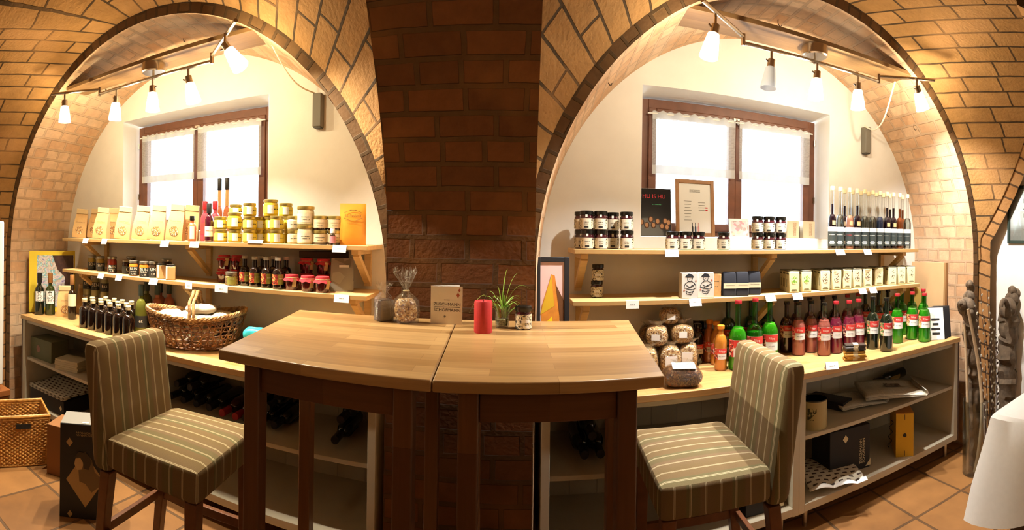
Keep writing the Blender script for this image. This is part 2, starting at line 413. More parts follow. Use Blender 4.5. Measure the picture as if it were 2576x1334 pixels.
# back wall with the two window openings
WIN = [dict(x0=-2.545, x1=-1.345, wx0=-2.545, wx1=-1.405), dict(x0=0.66, x1=1.868, wx0=0.69, wx1=1.872)]
WZ0, WZ1 = 1.405, 2.195
xs = [-3.5, WIN[0]['x0'], WIN[0]['x1'], WIN[1]['x0'], WIN[1]['x1'], 3.1]; zz = [0, WZ0, WZ1, 3.05]
mb = MB()
for i in range(5):
    for k in range(3):
        if k == 1 and i in (1, 3): continue
        mb.grid(lambda u, v: (xs[i] + (xs[i + 1] - xs[i]) * u, YW + 0.0, zz[k] + (zz[k + 1] - zz[k]) * v), 6, 6)
struct('wall_back', mb, M_PLAS)
for n, w in enumerate(WIN):   # deep plastered reveals
    mb = MB(); Y2 = YW + 0.24; c = 0.012
    o = [(w['x0'], WZ0), (w['x1'], WZ0), (w['x1'], WZ1), (w['x0'], WZ1)]
    i_ = [(w['wx0'] - 0.02, WZ0), (w['wx1'] + 0.02, WZ0), (w['wx1'] + 0.02, WZ1 - 0.012), (w['wx0'] - 0.02, WZ1 - 0.012)]
    for a in range(4):
        b = (a + 1) % 4
        mb.add([(o[a][0], YW - 0.001, o[a][1]), (o[b][0], YW - 0.001, o[b][1]), (i_[b][0], Y2, i_[b][1]), (i_[a][0], Y2, i_[a][1])], [(0, 1, 2, 3)])
    struct('trim_reveal_%d' % (n + 1), mb, M_PLAS)
mb = MB()
t = NT('terracotta_tiles'); co = t.n('ShaderNodeTexCoord')
br = t.n('ShaderNodeTexBrick', i_Scale=1.0, i_Mortar_Size=0.008, i_Mortar_Smooth=0.2, i_Brick_Width=0.36, i_Row_Height=0.36); br.offset = 0.0
br.inputs['Color1'].default_value = lin('94683a'); br.inputs['Color2'].default_value = lin('7a5229'); br.inputs['Mortar'].default_value = lin('5a4026')
mp = t.n('ShaderNodeMapping'); mp.inputs['Rotation'].default_value = (0, 0, 0.06); mp.inputs['Location'].default_value = (0.08, 0.11, 0); t.l(co.outputs['Object'], mp.inputs[0]); t.l(mp.outputs[0], br.inputs[0])
no = t.n('ShaderNodeTexNoise', i_Scale=9.0, i_Detail=6.0); t.l(co.outputs['Object'], no.inputs[0])
t.l(t.mix(0.6, br.outputs[0], t.ramp(no.outputs[0], [(0.3, (0.72, 0.68, 0.62)), (0.7, (1.2, 1.18, 1.12))]), 'MULTIPLY'), t.b.inputs['Base Color']); t.b.inputs['Roughness'].default_value = 0.5
iv = t.n('ShaderNodeMath', operation='SUBTRACT', i_0=1.0); t.l(br.outputs['Fac'], iv.inputs[1]); t.bump(iv.outputs[0], 0.003)
mb.span((-3.6, -3.2, -0.1), (3.4, 2.7, 0)); struct('floor', mb, t.m)
mb = MB(); mb.span((-3.6, -3.2, 3.02), (3.4, 2.9, 3.1)); struct('ceiling', mb, mat('ceiling_plaster', 'b98d5c', 0.9))
mb = MB(); mb.span((-3.6, -3.3, 0), (3.4, -3.2, 3.1)); struct('wall_rear', mb, mat('rear_wall_paint', 'b08a5c', 0.9))
mb = MB(); mb.span((2.86, -3.2, 0), (2.96, 2.6, 3.1)); struct('wall_right', mb, M_PLAS)
mb = MB(); mb.span((-3.46, -3.2, 0), (-3.36, 2.6, 3.1)); struct('wall_left', mb, M_PLAS)

# windows: brown frames, two casements each, clear panes, lace half-curtains on rods
M_WFR = mat('brown_window_paint', '6e4430', 0.45, vary=0.15, scale=20)
M_PANE = glass('window_glass', 'f4f8fa', 0.15)
t = NT('white_lace'); co = t.n('ShaderNodeUVMap'); co.uv_map = 'UVMap'
sp = t.n('ShaderNodeSeparateXYZ'); t.l(co.outputs[0], sp.inputs[0])
wv = t.n('ShaderNodeTexWave', i_Scale=26.0, i_Distortion=0.6, i_Detail=2.0); wv.bands_direction = 'Y'; t.l(co.outputs[0], wv.inputs[0])
band = t.ramp(sp.outputs['Y'], [(0.0, (1, 1, 1)), (0.135, (1, 1, 1)), (0.14, (0, 0, 0)), (0.87, (0, 0, 0)), (0.875, (1, 1, 1))]); band.node.color_ramp.interpolation = 'CONSTANT'
vo = t.n('ShaderNodeTexNoise', i_Scale=34.0, i_Detail=4.0); t.l(co.outputs[0], vo.inputs[0])
hole = t.mix(band, t.ramp(vo.outputs[0], [(0.42, (0.38, 0.38, 0.38)), (0.7, (0.55, 0.55, 0.55))]), t.ramp(wv.outputs[0], [(0.35, (0.0, 0.0, 0.0)), (0.6, (0.05, 0.05, 0.05))]))
tr = t.n('ShaderNodeBsdfTransparent'); tl = t.n('ShaderNodeBsdfTranslucent'); tl.inputs[0].default_value = (0.10, 0.10, 0.10, 1); df = t.n('ShaderNodeBsdfDiffuse'); df.inputs[0].default_value = (0.85, 0.85, 0.85, 1)
m1 = t.n('ShaderNodeMixShader', i_0=0.6); t.l(tl.outputs[0], m1.inputs[1]); t.l(df.outputs[0], m1.inputs[2])
m2 = t.n('ShaderNodeMixShader'); t.l(hole, m2.inputs[0]); t.l(tr.outputs[0], m2.inputs[2]); t.l(m1.outputs[0], m2.inputs[1]); t.l(m2.outputs[0], t.t.nodes['Material Output'].inputs[0])
M_LACE = t.m
M_ROD = mat('white_rod', 'efeae0', 0.4)
M_STEEL = mat('brushed_steel', 'b8b0a4', 0.3, 1.0)
for n, w in enumerate(WIN):
    x0, x1 = w['wx0'], w['wx1']; y0, y1 = 2.545, 2.615; zb, zt = WZ0 + 0.003, 2.175; xm = (x0 + x1) / 2; b = 0.052
    F = thing('window_%d' % (n + 1), 'brown wooden double casement window above the %s shelves' % ('honey jar' if n == 0 else 'liqueur bottle'), 'window', (0, 0, 0)); F['kind'] = 'structure'; del F['category']
    mb = MB(); mb.span((x0, y0, zb), (x0 + b, y1, zt)); mb.span((x1 - b, y0, zb), (x1, y1, zt)); mb.span((x0 + b, y0, zt - b), (x1 - b, y1, zt)); mb.span((x0 + b, y0, zb), (x1 - b, y1, zb + 0.03))
    obj('window_frame', mb, M_WFR, F, bevel=0.004)
    for k, (a, c) in enumerate(((x0 + b, xm), (xm, x1 - b))):
        s = 0.045; mb = MB(); yy0, yy1 = y0 - 0.012, y0 + 0.03
        mb.span((a, yy0, zb + 0.03), (a + s, yy1, zt - b)); mb.span((c - s, yy0, zb + 0.03), (c, yy1, zt - b)); mb.span((a + s, yy0, zt - b - s), (c - s, yy1, zt - b)); mb.span((a + s, yy0, zb + 0.03), (c - s, yy1, zb + 0.075))
        S = obj('casement', mb, M_WFR, F, bevel=0.004)
        mb = MB(); mb.span((a + s - .005, y0 + .012, zb + .07), (c - s + .005, y0 + .016, zt - b - s + .005)); obj('pane', mb, M_PANE, S)
        side = 'pillar-side' if (k == 1) == (n == 0) else 'outer'
        R = thing('curtain', 'white lace half curtain on the %s casement of the window above the %s' % (side, 'honey jars' if n == 0 else 'framed menu'), 'curtain', group='lace curtains')
        zr = zt - b - 0.035; yr = y0 - 0.03
        mb = MB(); mb.tube([(a - 0.012, yr, zr), (c + 0.012 if k else c - 0.01, yr, zr)], 0.0045); obj('curtain_rod', mb, M_ROD, R)
        mb = MB(); zl = zr - 0.335
        mb.grid(lambda u, v: (a + 0.015 + (c - a - 0.03) * u, yr - 0.005 + 0.006 * math.sin(u * 34 + n) * (0.6 + 0.4 * v), zl + (zr + 0.012 - zl) * v + (0.004 * math.sin(u * 68) if v > .95 else 0)), 60, 6, lambda u, v: (u, v))
        obj('lace_cloth', mb, M_LACE, R)
    mb = MB(); mb.span((xm - 0.02, y0 - 0.022, zt - 0.075), (xm + 0.02, y0 - 0.012, zt - 0.06)); mb.tube([(xm, y0 - .02, zt - .068), (xm + .012, y0 - .026, zt - .10)], 0.005); obj('window_catch', mb, M_STEEL, F)
    mb = MB()
    for q in (x0 + .006, x1 - .006):
        for zq in (zb + .25, zt - .14): mb.tube([(q, y0 - .006, zq - .02), (q, y0 - .006, zq + .02)], 0.006)
    obj('hinge', mb, M_STEEL, F)

# ------------------------------------------------------------------ track lights
M_CHROME = mat('satin_nickel', 'b9a994', 0.25, 1.0)
t = NT('frosted_shade_lit'); t.b.inputs['Base Color'].default_value = lin('fff6e4'); t.b.inputs['Roughness'].default_value = 0.35
co = t.n('ShaderNodeTexCoord'); sp = t.n('ShaderNodeSeparateXYZ'); t.l(co.outputs['Object'], sp.inputs[0])
mr = t.n('ShaderNodeMapRange', i_1=-0.135, i_2=-0.035, i_3=2.6, i_4=0.62); t.l(sp.outputs['Z'], mr.inputs[0]); t.l(mr.outputs[0], t.b.inputs['Emission Strength'])
t.b.inputs['Emission Color'].default_value = (1.0, 0.93, 0.78, 1); tr = t.n('ShaderNodeBsdfTransparent'); tr.inputs[0].default_value = (1.0, 0.95, 0.84, 1); mx = t.n('ShaderNodeMixShader', i_0=0.245)
t.l(t.b.outputs[0], mx.inputs[1]); t.l(tr.outputs[0], mx.inputs[2]); t.l(mx.outputs[0], t.t.nodes['Material Output'].inputs[0]); M_SHADE = t.m; MATS['frosted_shade_lit'] = t.m
t = NT('frosted_shade_unlit'); t.b.inputs['Base Color'].default_value = lin('dfe3e8'); t.b.inputs['Roughness'].default_value = 0.35
tr = t.n('ShaderNodeBsdfTranslucent'); tr.inputs[0].default_value = (0.85, 0.87, 0.9, 1); mx = t.n('ShaderNodeMixShader', i_0=0.55)
t.l(t.b.outputs[0], mx.inputs[1]); t.l(tr.outputs[0], mx.inputs[2]); t.l(mx.outputs[0], t.t.nodes['Material Output'].inputs[0]); M_SHOFF = t.m
LAMP_W = 86.0
def track_light(label, canopy, rail, heads, z, color, power):
    T = thing('track_light', label, 'ceiling lamp', (canopy[0], canopy[1], z), group='track lights in the niches')
    o = Vector((canopy[0], canopy[1], z)); P = lambda x, y, zz=z: Vector((x, y, zz)) - o
    mb = MB(); mb.lathe([(0.0, canopy[2] - z), (0.066, canopy[2] - z), (0.066, canopy[2] - z - 0.045), (0.06, canopy[2] - z - 0.05), (0, canopy[2] - z - 0.05)], 28); obj('canopy', mb, M_CHROME, T)
    mb = MB(); mb.tube([P(canopy[0], canopy[1], canopy[2] - 0.04), P(canopy[0], canopy[1], z)], 0.007, 10); obj('drop_rod', mb, M_CHROME, T)
    for k, (a, b) in enumerate(rail):
        mb = MB(); dz = 0.0 if k == 0 else 0.028
        mb.tube([P(a[0], a[1], z + dz), P(b[0], b[1], z + dz)], 0.0085, 10); obj('rail', mb, M_CHROME, T)
        if k:
            mb = MB(); mb.tube([P(a[0], a[1], z - 0.012), P(a[0], a[1], z + dz + 0.012)], 0.010, 10); obj('joint', mb, M_CHROME, T)
    for (x, y, dz, tilt, az, lit) in heads:
        H = bpy.data.objects.new('spot_head', None); COL.objects.link(H); H.parent = T; H.location = P(x, y, z + dz); H.empty_display_size = 0.02
        mb = MB(); mb.tube([(0, 0, 0), (0, 0, -0.055)], 0.006, 8); obj('stem', mb, M_CHROME, H)
        R = Matrix.Translation((0, 0, -0.05)) @ Matrix.Rotation(az, 4, 'Z') @ Matrix.Rotation(tilt, 4, 'Y')
        mb = MB(); mb.lathe([(0, 0.004), (0.018, 0.004), (0.019, -0.034), (0, -0.034)], 18); mb.tube([(-0.018, 0, -0.01), (-0.030, 0, -0.002)], 0.004, 6)
        S = obj('socket', mb, M_CHROME, H); S.matrix_local = R
        mb = MB(); mb.lathe([(0.019, -0.032), (0.024, -0.036), (0.039, -0.132), (0.0365, -0.132), (0.022, -0.04), (0.017, -0.036)], 22)
        G = obj('lamp_shade', mb, M_SHADE if lit else M_SHOFF, H, label='lit frosted glass shade' if lit else 'unlit frosted glass shade'); G.matrix_local = R
        if lit:
            d = bpy.data.lights.new('halogen_bulb', 'POINT'); d.energy = power; d.color = color; d.shadow_soft_size = 0.016
            q = bpy.data.objects.new('halogen_bulb', d); COL.objects.link(q); q.parent = H; q.matrix_local = R @ Matrix.Translation((0, 0, -0.078))
    return T
ZL = 2.235
hx = lambda px, Y, z: SX(px, Y, z)
track_light('satin nickel five-spot track light in the niche with the honey jars, all spots lit', (-1.80, 1.905, 2.318),
    [((-2.225, 1.88), (-1.385, 1.88)), ((-2.225, 1.88), (-2.50, 1.71)), ((-1.385, 1.88), (-1.075, 1.62))],
    [(SX(163, 1.76, ZL), 1.76, 0.028, 0.0, 0, True), (SX(293, 1.88, ZL), 1.88, 0, 0.10, 0, True), (SX(384, 1.88, ZL), 1.88, 0, 0.02, PI, True),
     (SX(474, 1.88, ZL), 1.88, 0, -0.24, 0.3, True), (SX(566, 1.70, ZL), 1.70, 0.028, -0.62, 0.1, True)], ZL, (1.0, 0.89, 0.68), LAMP_W)
ZR = 2.275
track_light('satin nickel five-spot track light in the niche with the juice bottles, one spot unlit', (1.395, 1.905, 2.358),
    [((0.982, 1.88), (1.815, 1.88)), ((0.982, 1.88), (0.690, 1.66)), ((1.815, 1.88), (2.07, 1.69))],
    [(SX(1800, 1.74, ZR), 1.74, 0.028, 0.22, 0, True), (SX(1941, 1.88, ZR), 1.88, 0, 0.12, 0, False), (SX(2056, 1.88, ZR), 1.88, 0, 0.06, 0, True),
     (SX(2158, 1.88, ZR), 1.88, 0, -0.03, 0, True), (SX(2306, 1.74, ZR), 1.74, 0.028, -0.55, 0.15, True)], ZR, (1.0, 0.95, 0.88), LAMP_W * 1.15)
for lab, a, b, zc in (('brown wooden mounting board across the arch above the honey jars', -2.53, -1.11, 2.318), ('brown wooden mounting board across the arch above the liqueur bottles', 0.68, 2.07, 2.358)):
    mb = MB(); mb.box((0, 0, 0.011), (b - a, 0.17, 0.022)); o = obj('mounting_board', mb, M_BOARD, None, ((a + b) / 2, 1.935, zc), bevel=0.002); tag(o, lab, 'board', 'lamp mounting boards')
M_CORD = mat('white_cable', 'efe6d2', 0.5)
M_GREYBOX = mat('grey_box_paint', '6f6a5e', 0.55)
mb = MB(); p0 = Vector((-1.10, 1.95, 2.30)); p1 = Vector((SX(792, 2.35, 2.14), 2.35, 2.155))
mb.tube([p0.lerp(p1, i / 16) + Vector((0, 0, -0.07 * math.sin(PI * i / 16) * (1 - 0.25 * i / 16))) for i in range(17)], 0.004, 6)
tag(obj('lamp_cable', mb, M_CORD), 'thin white cable sagging from the board above the honey jars to the grey wall box', 'cable')
mb = MB(); pts = [(SX(2252, 1.95, 2.33), 1.95, 2.34), (SX(2238, 1.99, 2.25), 1.99, 2.25), (SX(2228, 2.03, 2.1), 2.04, 2.08), (SX(2215, 2.15, 2.05), 2.17, 2.06), (SX(2180, 2.33, 2.18), 2.35, 2.165)]
def bez(pts, n=20):
    out = []
    for i in range(n + 1):
        q = [Vector(p) for p in pts]; t_ = i / n
        while len(q) > 1: q = [a.lerp(b, t_) for a, b in zip(q, q[1:])]
        out.append(q[0])
    return out
mb.tube(bez(pts), 0.005, 6); tag(obj('lamp_cable', mb, M_CORD), 'white cable hanging from the board beside the arch above the liqueur bottles', 'cable')
for px, zc, hh, lab in ((800, 2.06, 0.18, 'narrow grey wall box on the white wall beside the pillar'), (2180, 2.07, 0.175, 'narrow grey wall box on the white wall above the liqueur bottles')):
    B = thing('wall_box', lab, 'wall box', (SX(px, YW - 0.03, zc), YW, zc), group='grey wall boxes')
    mb = MB(); mb.box((0, -0.025, 0), (0.05, 0.05, hh)); obj('box_body', mb, M_GREYBOX, B, bevel=0.004)
    mb = MB(); mb.box((0, -0.025, -hh / 2 - 0.002), (0.04, 0.04, 0.006)); obj('box_cap', mb, mat('dark_plastic', '26241f', 0.5), B)
mb = MB()
# little iron hooks in the arch bricks
def hook(x, Y, z, lab):
    mb = MB(); mb.tube([(0, 0, 0.02), (0, 0, 0), (0.006, -0.004, -0.014), (0.014, -0.006, -0.016), (0.018, -0.006, -0.006)], 0.0022, 6)
    tag(obj('wall_hook', mb, mat('rusty_iron', '3b2c20', 0.6, 0.5), None, (x, Y, z)), lab, 'hook', 'iron hooks in the arches')
def arch_z(A, x): return A['z0'] + math.sqrt(A['R'] ** 2 - (x - A['cx']) ** 2)
for i, (x, Y) in enumerate(((-1.75, 2.1), (-2.45, 2.12), (-1.30, 2.05), (-1.22, 2.2))): hook(x, Y, arch_z(ARCH['left'], x) - 0.022, 'iron hook in arch above the honey jars, %s of four from the wine shelf' % ['second', 'first', 'third', 'fourth'][i])
for i, (x, Y) in enumerate(((0.42, 2.1), (1.30, 2.1), (1.88, 2.15), (2.20, 2.2), (2.3, 2.05))): hook(x, Y, arch_z(ARCH['right'], x) - 0.024, 'iron hook in arch above the juice bottles, %s of five from the pillar' % ORD[i])

# ------------------------------------------------------------------ wall shelves on brackets
ZS1, ZS2, YF1, YF2, ZSB, YSB = 1.343, 1.110, 2.12, 2.10, 0.7645, 1.85
def wall_shelf(x0, x1, yf, z, label, brs, group):
    T = thing('wall_shelf', label, 'shelf', ((x0 + x1) / 2, yf, z), group=group); xm = (x0 + x1) / 2
    mb = MB(); mb.span((x0 - xm, 0, -0.022), (x1 - xm, YW - yf - 0.002, 0)); obj('board', mb, M_SHELF, T, bevel=0.002)
    for x in brs:
        x -= xm; d = YW - yf
        B = obj('bracket', MB().span((x - 0.017, 0.03, -0.046), (x + 0.017, d - 0.022, -0.022)), M_SHELF, T, bevel=0.002)
        obj('wall_batten', MB().span((x - 0.017, d - 0.022, -0.215), (x + 0.017, d - 0.001, -0.022)), M_SHELF, B)
        mb = MB(); a = Vector((x, 0.055, -0.046)); b = Vector((x, d - 0.022, -0.19)); dv = (b - a); n = Vector((0, dv.z, -dv.y)).normalized() * 0.012
        mb.add([a + Vector((s * 0.0165, 0, 0)) + q for s in (-1, 1) for q in (n, -n)] + [b + Vector((s * 0.0165, 0, 0)) + q for s in (-1, 1) for q in (n, -n)],
               [(0, 1, 3, 2), (4, 6, 7, 5), (0, 4, 5, 1), (2, 3, 7, 6), (0, 2, 6, 4), (1, 5, 7, 3)])
        obj('brace', mb, M_SHELF, B)
    return T
gS = 'pine wall shelves'
wall_shelf(SX(157, YF1), SX(925, YF1), YF1, ZS1, 'upper pine wall shelf with muesli bags and honey jars', [SX(225, 2.2), SX(485, 2.2), SX(893, 2.15)], gS)
wall_shelf(SX(157, YF2, 1.1), SX(922, YF2, 1.1), YF2, ZS2, 'lower pine wall shelf with spice jars and red cloth-capped jam jars', [SX(222, 2.2), SX(485, 2.2), SX(893, 2.15)], gS)
wall_shelf(SX(1446, YF1), SX(2311, YF1), YF1, ZS1, 'upper pine wall shelf with black-lidded jars and liqueur bottles', [SX(1472, 2.15), SX(1937, 2.2), SX(2262, 2.2)], gS)
wall_shelf(SX(1441, YF2, 1.1), SX(2314, YF2, 1.1), YF2, ZS2, 'lower pine wall shelf with cream tins and black bags', [SX(1476, 2.15), SX(1932, 2.2), SX(2258, 2.2)], gS)

# ------------------------------------------------------------------ low open cabinets under one continuous worktop per niche
def cabinet(x0, x1, label, end=None):
    T = thing('open_cabinet', label, 'cabinet', ((x0 + x1) / 2, YSB, 0), group='low open cabinets'); h = (x1 - x0) / 2; D = 0.47; zt = ZSB - 0.031; e = 0.034
    for s, n in ((-1, 'side_panel'), (1, 'side_panel')):
        m_ = M_DARKW if end == s else M_WHITE
        obj(n, MB().span((s * h - (e if s > 0 else 0), 0.001, 0.095), (s * h + (e if s < 0 else 0), D, zt)), M_WHITE, T, bevel=0.0015)
        if end == s: obj('veneer_panel', MB().span((s * h - (0 if s > 0 else 0.012), 0.0, 0.09), (s * h + (0.012 if s > 0 else 0), D, zt)), M_DARKW, T)
    obj('base_board', MB().span((-h + e, 0.0, 0.100), (h - e, D, 0.136)), M_WHITE, T, bevel=0.0015)
    obj('shelf_board', MB().span((-h + e, 0.018, 0.432), (h - e, D - 0.02, 0.452)), M_WHITE, T, bevel=0.0015)
    obj('top_rail', MB().span((-h + e, 0.02, zt - 0.028), (h - e, D, zt)), M_WHITE, T)
    mb = MB()
    for i in range(8): mb.span((-h + e + (2 * h - 2 * e) * i / 8 + 0.001, D - 0.012, 0.13), (-h + e + (2 * h - 2 * e) * (i + 1) / 8 - 0.001, D, zt - 0.02))
    obj('back_panel', mb, M_WHITE, T)
    for sx in (-1, 1):
        for y in (0.05, D - 0.05): obj('foot', MB().lathe([(0.012, 0), (0.016, 0.1)], 12, c=(sx * (h - 0.07), y)), M_STEEL, T)
    return T
xl0, xl1, xr0, xr1 = SX(55, YSB, ZSB), -0.535, 0.125, SX(2413, YSB, ZSB)
xml, xmr = (xl0 + xl1) / 2, SX(2012, YSB, 0.5)
cabinet(xl0 + 0.012, xml, 'cream open cabinet behind the striped stool and wicker basket, holding boxes and wine', -1)
cabinet(xml, xl1, 'cream open cabinet below the bread basket, reaching to the brick pillar')
cabinet(xr0, xmr, 'cream open cabinet beside the brick pillar behind the bar table, below the cookie bags')
cabinet(xmr, xr1 - 0.012, 'cream open cabinet with newspapers, black carton and yellow magazine file', 1)
for x0, x1, lab in ((xl0, xl1 + 0.005, 'oak butcher-block worktop carrying wine bottles and the big bread basket'), (xr0 - 0.005, xr1, 'oak butcher-block worktop carrying cookie bags and juice bottles')):
    o = obj('worktop', MB().span((x0, YSB - 0.012, ZSB - 0.030), (x1, YSB + 0.475, ZSB)), M_OAK, None, bevel=0.003); tag(o, lab, 'worktop', 'oak worktops')

# ------------------------------------------------------------------ two bar tables pushed together
ZT = 1.08
def bar_table(c, label):
    # c: front-outer/-inner/back-inner/-outer corners of the top, anticlockwise from front left
    cx_ = sum(p[0] for p in c) / 4; cy_ = sum(p[1] for p in c) / 4
    T = thing('bar_table', label, 'table', (cx_, cy_, 0), group='birch bar tables'); q = [(x - cx_, y - cy_) for x, y in c]
    o = obj('table_top', MB().prism(q, ZT - 0.028, ZT), M_TABLE, T, bevel=0.004)
    ins = 0.075; L = [(x - math.copysign(ins, x), y - math.copysign(ins, y)) for x, y in q]
    for (x, y) in L:
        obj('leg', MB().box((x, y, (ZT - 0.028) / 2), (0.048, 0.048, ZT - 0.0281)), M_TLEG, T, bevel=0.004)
    for a, b in zip(L, L[1:] + L[:1]):
        A_, B_ = Vector((*a, 0)), Vector((*b, 0)); d = (B_ - A_); ln = d.length - 0.049; ang = math.atan2(d.y, d.x); mid = (A_ + B_) / 2
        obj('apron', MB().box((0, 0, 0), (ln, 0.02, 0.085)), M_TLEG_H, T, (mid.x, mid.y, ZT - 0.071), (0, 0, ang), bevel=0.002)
    return T
M_TLEG_H = staves('shaded_birch_apron', '6e4624', '5a361c', 0.09, 0.9, 'X', 0.42)  # apron birch, with the shade below the top put into its colour
tc = [(-0.745, 1.055), (-0.173, 1.030), (-0.205, 1.785), (-0.852, 1.785), (0.353, 1.045), (0.452, 1.785)]
bar_table([tc[0], tc[1], tc[2], tc[3]], 'birch bar table standing before the pillar beside the stool with the wicker basket behind')
bar_table([(tc[1][0] + 0.003, tc[1][1]), tc[4], tc[5], (tc[2][0] + 0.003, tc[2][1])], 'birch bar table carrying the red candle and potted grass')

# ------------------------------------------------------------------ striped bar stools
t = NT('striped_cover'); co = t.n('ShaderNodeUVMap'); co.uv_map = 'UVMap'; sp = t.n('ShaderNodeSeparateXYZ'); t.l(co.outputs[0], sp.inputs[0])
def fr(period, off):
    a = t.n('ShaderNodeMath', operation='MULTIPLY_ADD', i_1=1 / period, i_2=off); t.l(sp.outputs['X'], a.inputs[0]); b = t.n('ShaderNodeMath', operation='FRACT'); t.l(a.outputs[0], b.inputs[0]); return b.outputs[0]
base = t.ramp(fr(0.152, 0.1), [(0.0, lin('796646')), (0.33, lin('7c6749')), (0.36, lin('726b4b')), (0.62, lin('756749')), (0.66, lin('7e694f')), (1.0, lin('796646'))])
line = t.ramp(fr(0.0508, 0.5), [(0.0, (0, 0, 0)), (0.43, (0, 0, 0)), (0.45, (.8, .8, .8)), (0.475, (.8, .8, .8)), (0.485, (.1, .1, .1)), (0.515, (.1, .1, .1)), (0.525, (.8, .8, .8)), (0.55, (.8, .8, .8)), (0.57, (0, 0, 0))])
wv = t.n('ShaderNodeTexNoise', i_Scale=700.0, i_Detail=1.0); t.l(co.outputs[0], wv.inputs[0])
cc = t.mix(line, base, lin('d0c29c')); cc = t.mix(0.5, cc, t.ramp(wv.outputs[0], [(0.35, (0.75, 0.75, 0.75)), (0.65, (1.15, 1.15, 1.15))]), 'MULTIPLY')
t.l(cc, t.b.inputs['Base Color']); t.b.inputs['Roughness'].default_value = 0.9; t.b.inputs['Specular IOR Level'].default_value = 0.15; t.bump(wv.outputs[0], 0.0006)
M_STRIPE = t.m
def cushion(lo, hi, r, stripe_y=False, lean=0.0, crown=0.0):
    """rounded upholstered block; stripes run over it, vertical on its sides"""
    mb = MB(); n = 10; cx_, cy_, cz_ = [(a + b) / 2 for a, b in zip(lo, hi)]; h = [(b - a) / 2 for a, b in zip(lo, hi)]
    def pos(p):
        q = [max(-h[i] + r, min(h[i] - r, p[i])) for i in range(3)]; d = Vector([p[i] - q[i] for i in range(3)])
        if d.length > 1e-9: d = d.normalized() * r
        v = Vector(q) + d
        if crown and v.z > 0: v.z += crown * (1 - (v.x / h[0]) ** 2) * (1 - (v.y / h[1]) ** 2)
        v.y += lean * (v.z + h[2]); return (v.x + cx_, v.y + cy_, v.z + cz_)
    for ax in range(3):
        for sg in (-1, 1):
            u, w = [(1, 2), (0, 2), (0, 1)][ax]
            def P(a, b):
                f = lambda t_: (-1 + 2 * t_); e = lambda t_, k: h[k] * (math.sin(f(t_) * PI / 2) * 0.4 + f(t_) * 0.6)
                p = [0, 0, 0]; p[ax] = sg * h[ax]; p[u] = e(a, u); p[w] = e(b, w); return pos(p)
            def U(a, b):
                p = P(a, b); return ((p[1] if ax == 0 else p[0]) + 0.0004, p[2] if ax != 2 else p[1])
            mb.grid(P, n, n, U, flip=(sg > 0) == (ax == 1))
    return mb
def stool(loc, rz, w, d, label):
    T = thing('bar_stool', label, 'bar stool', loc, rz, 'striped bar stools'); zs = 0.66
    obj('seat_cushion', cushion((-w / 2, -d / 2, zs - 0.125), (w / 2, d / 2 - 0.02, zs - 0.012), 0.022, crown=0.014), M_STRIPE, T)
    obj('backrest', cushion((-w / 2, d / 2 - 0.035, zs - 0.15), (w / 2, d / 2 + 0.05, zs + 0.315), 0.03, lean=0.14), M_STRIPE, T)
    for sx in (-1, 1):
        for sy in (-1, 1):
            x = sx * (w / 2 - 0.035); y = d / 2 - 0.005 if sy > 0 else -d / 2 + 0.035; k = 0.055 if sy > 0 else 0.0
            mb = MB(); a = 0.023; b = 0.017
            top = [(x + i * a, y + j * a, zs - 0.126 if sy < 0 else zs - 0.15) for i, j in ((-1, -1), (1, -1), (1, 1), (-1, 1))]
            bot = [(x + i * b + sx * 0.004, y + j * b + k, 0.0) for i, j in ((-1, -1), (1, -1), (1, 1), (-1, 1))]
            mb.add(bot + top, [(3, 2, 1, 0), (4, 5, 6, 7)] + [(i, (i + 1) % 4, 4 + (i + 1) % 4, 4 + i) for i in range(4)])
            obj('leg', mb, M_STOOLW, T, bevel=0.003)
        obj('side_rail', MB().box((sx * (w / 2 - 0.035), 0.03, 0.27), (0.02, d - 0.05, 0.035)), M_STOOLW, T, bevel=0.002)
    obj('footrest', MB().box((0, -d / 2 + 0.035, 0.20), (w - 0.12, 0.022, 0.04)), M_STOOLW, T, bevel=0.002)
    obj('rear_rail', MB().box((0, d / 2 + 0.03, 0.27), (w - 0.12, 0.02, 0.035)), M_STOOLW, T, bevel=0.002)
    return T
stool((-1.125, 1.365, 0), math.radians(94.5), 0.43, 0.42, 'striped upholstered bar stool between the wicker floor basket and the bar tables')
stool((0.662, 1.575, 0), math.radians(-94), 0.46, 0.40, 'striped upholstered bar stool between the bar tables and the juice bottles')

# ------------------------------------------------------------------ goods: materials
K = lambda n, c, r=0.5, **k: mat(n, c, r, **k)
M_INK = K('black_print', '1c1a18', 0.6); M_WINK = K('white_print', 'efe8d8', 0.6); M_RINK = K('red_print', 'c3202a', 0.6)
M_PAPER = K('white_paper', 'f2efe8', 0.7); M_CREAM = K('cream_paper', 'e9dcb6', 0.7); M_KRAFT = K('kraft_paper', 'c99a62', 0.75, vary=0.08, scale=60)
M_BAGK = K('muesli_bag_paper', 'c49a60', 0.7, vary=0.06, scale=40, bump=0.0006)
M_MUES = spots('muesli_flakes', 'a8743c', ['7a4a22', 'd2a866', 'efdcb0', '5a3216', 'c08848'], 260, 0.15)
M_BLKP = K('black_card', '17161a', 0.55); M_BLKL = K('black_label', '1d1c1b', 0.6); M_BLID = K('black_lid', '14130f', 0.25)
M_GLID = K('gold_lid', 'c8b46a', 0.3, metal=0.8); M_SLID = K('silver_lid', 'a8a296', 0.35, metal=0.8)
M_HONEY = K('honey', 'e8c83c', 0.12, coat=0.6, vary=0.05, scale=20); M_HONLAB = K('honey_label', 'f4dc50', 0.6)
M_CREAMJ = K('creamed_honey', 'ddd0a4', 0.15, coat=0.6); M_DARKJ = K('dark_preserve', '2a1410', 0.12, coat=0.6)
M_CORK = K('cream_stopper', 'e6d3a4', 0.6); M_TIN = K('tin_edge', '8e8a72', 0.35, metal=0.7)
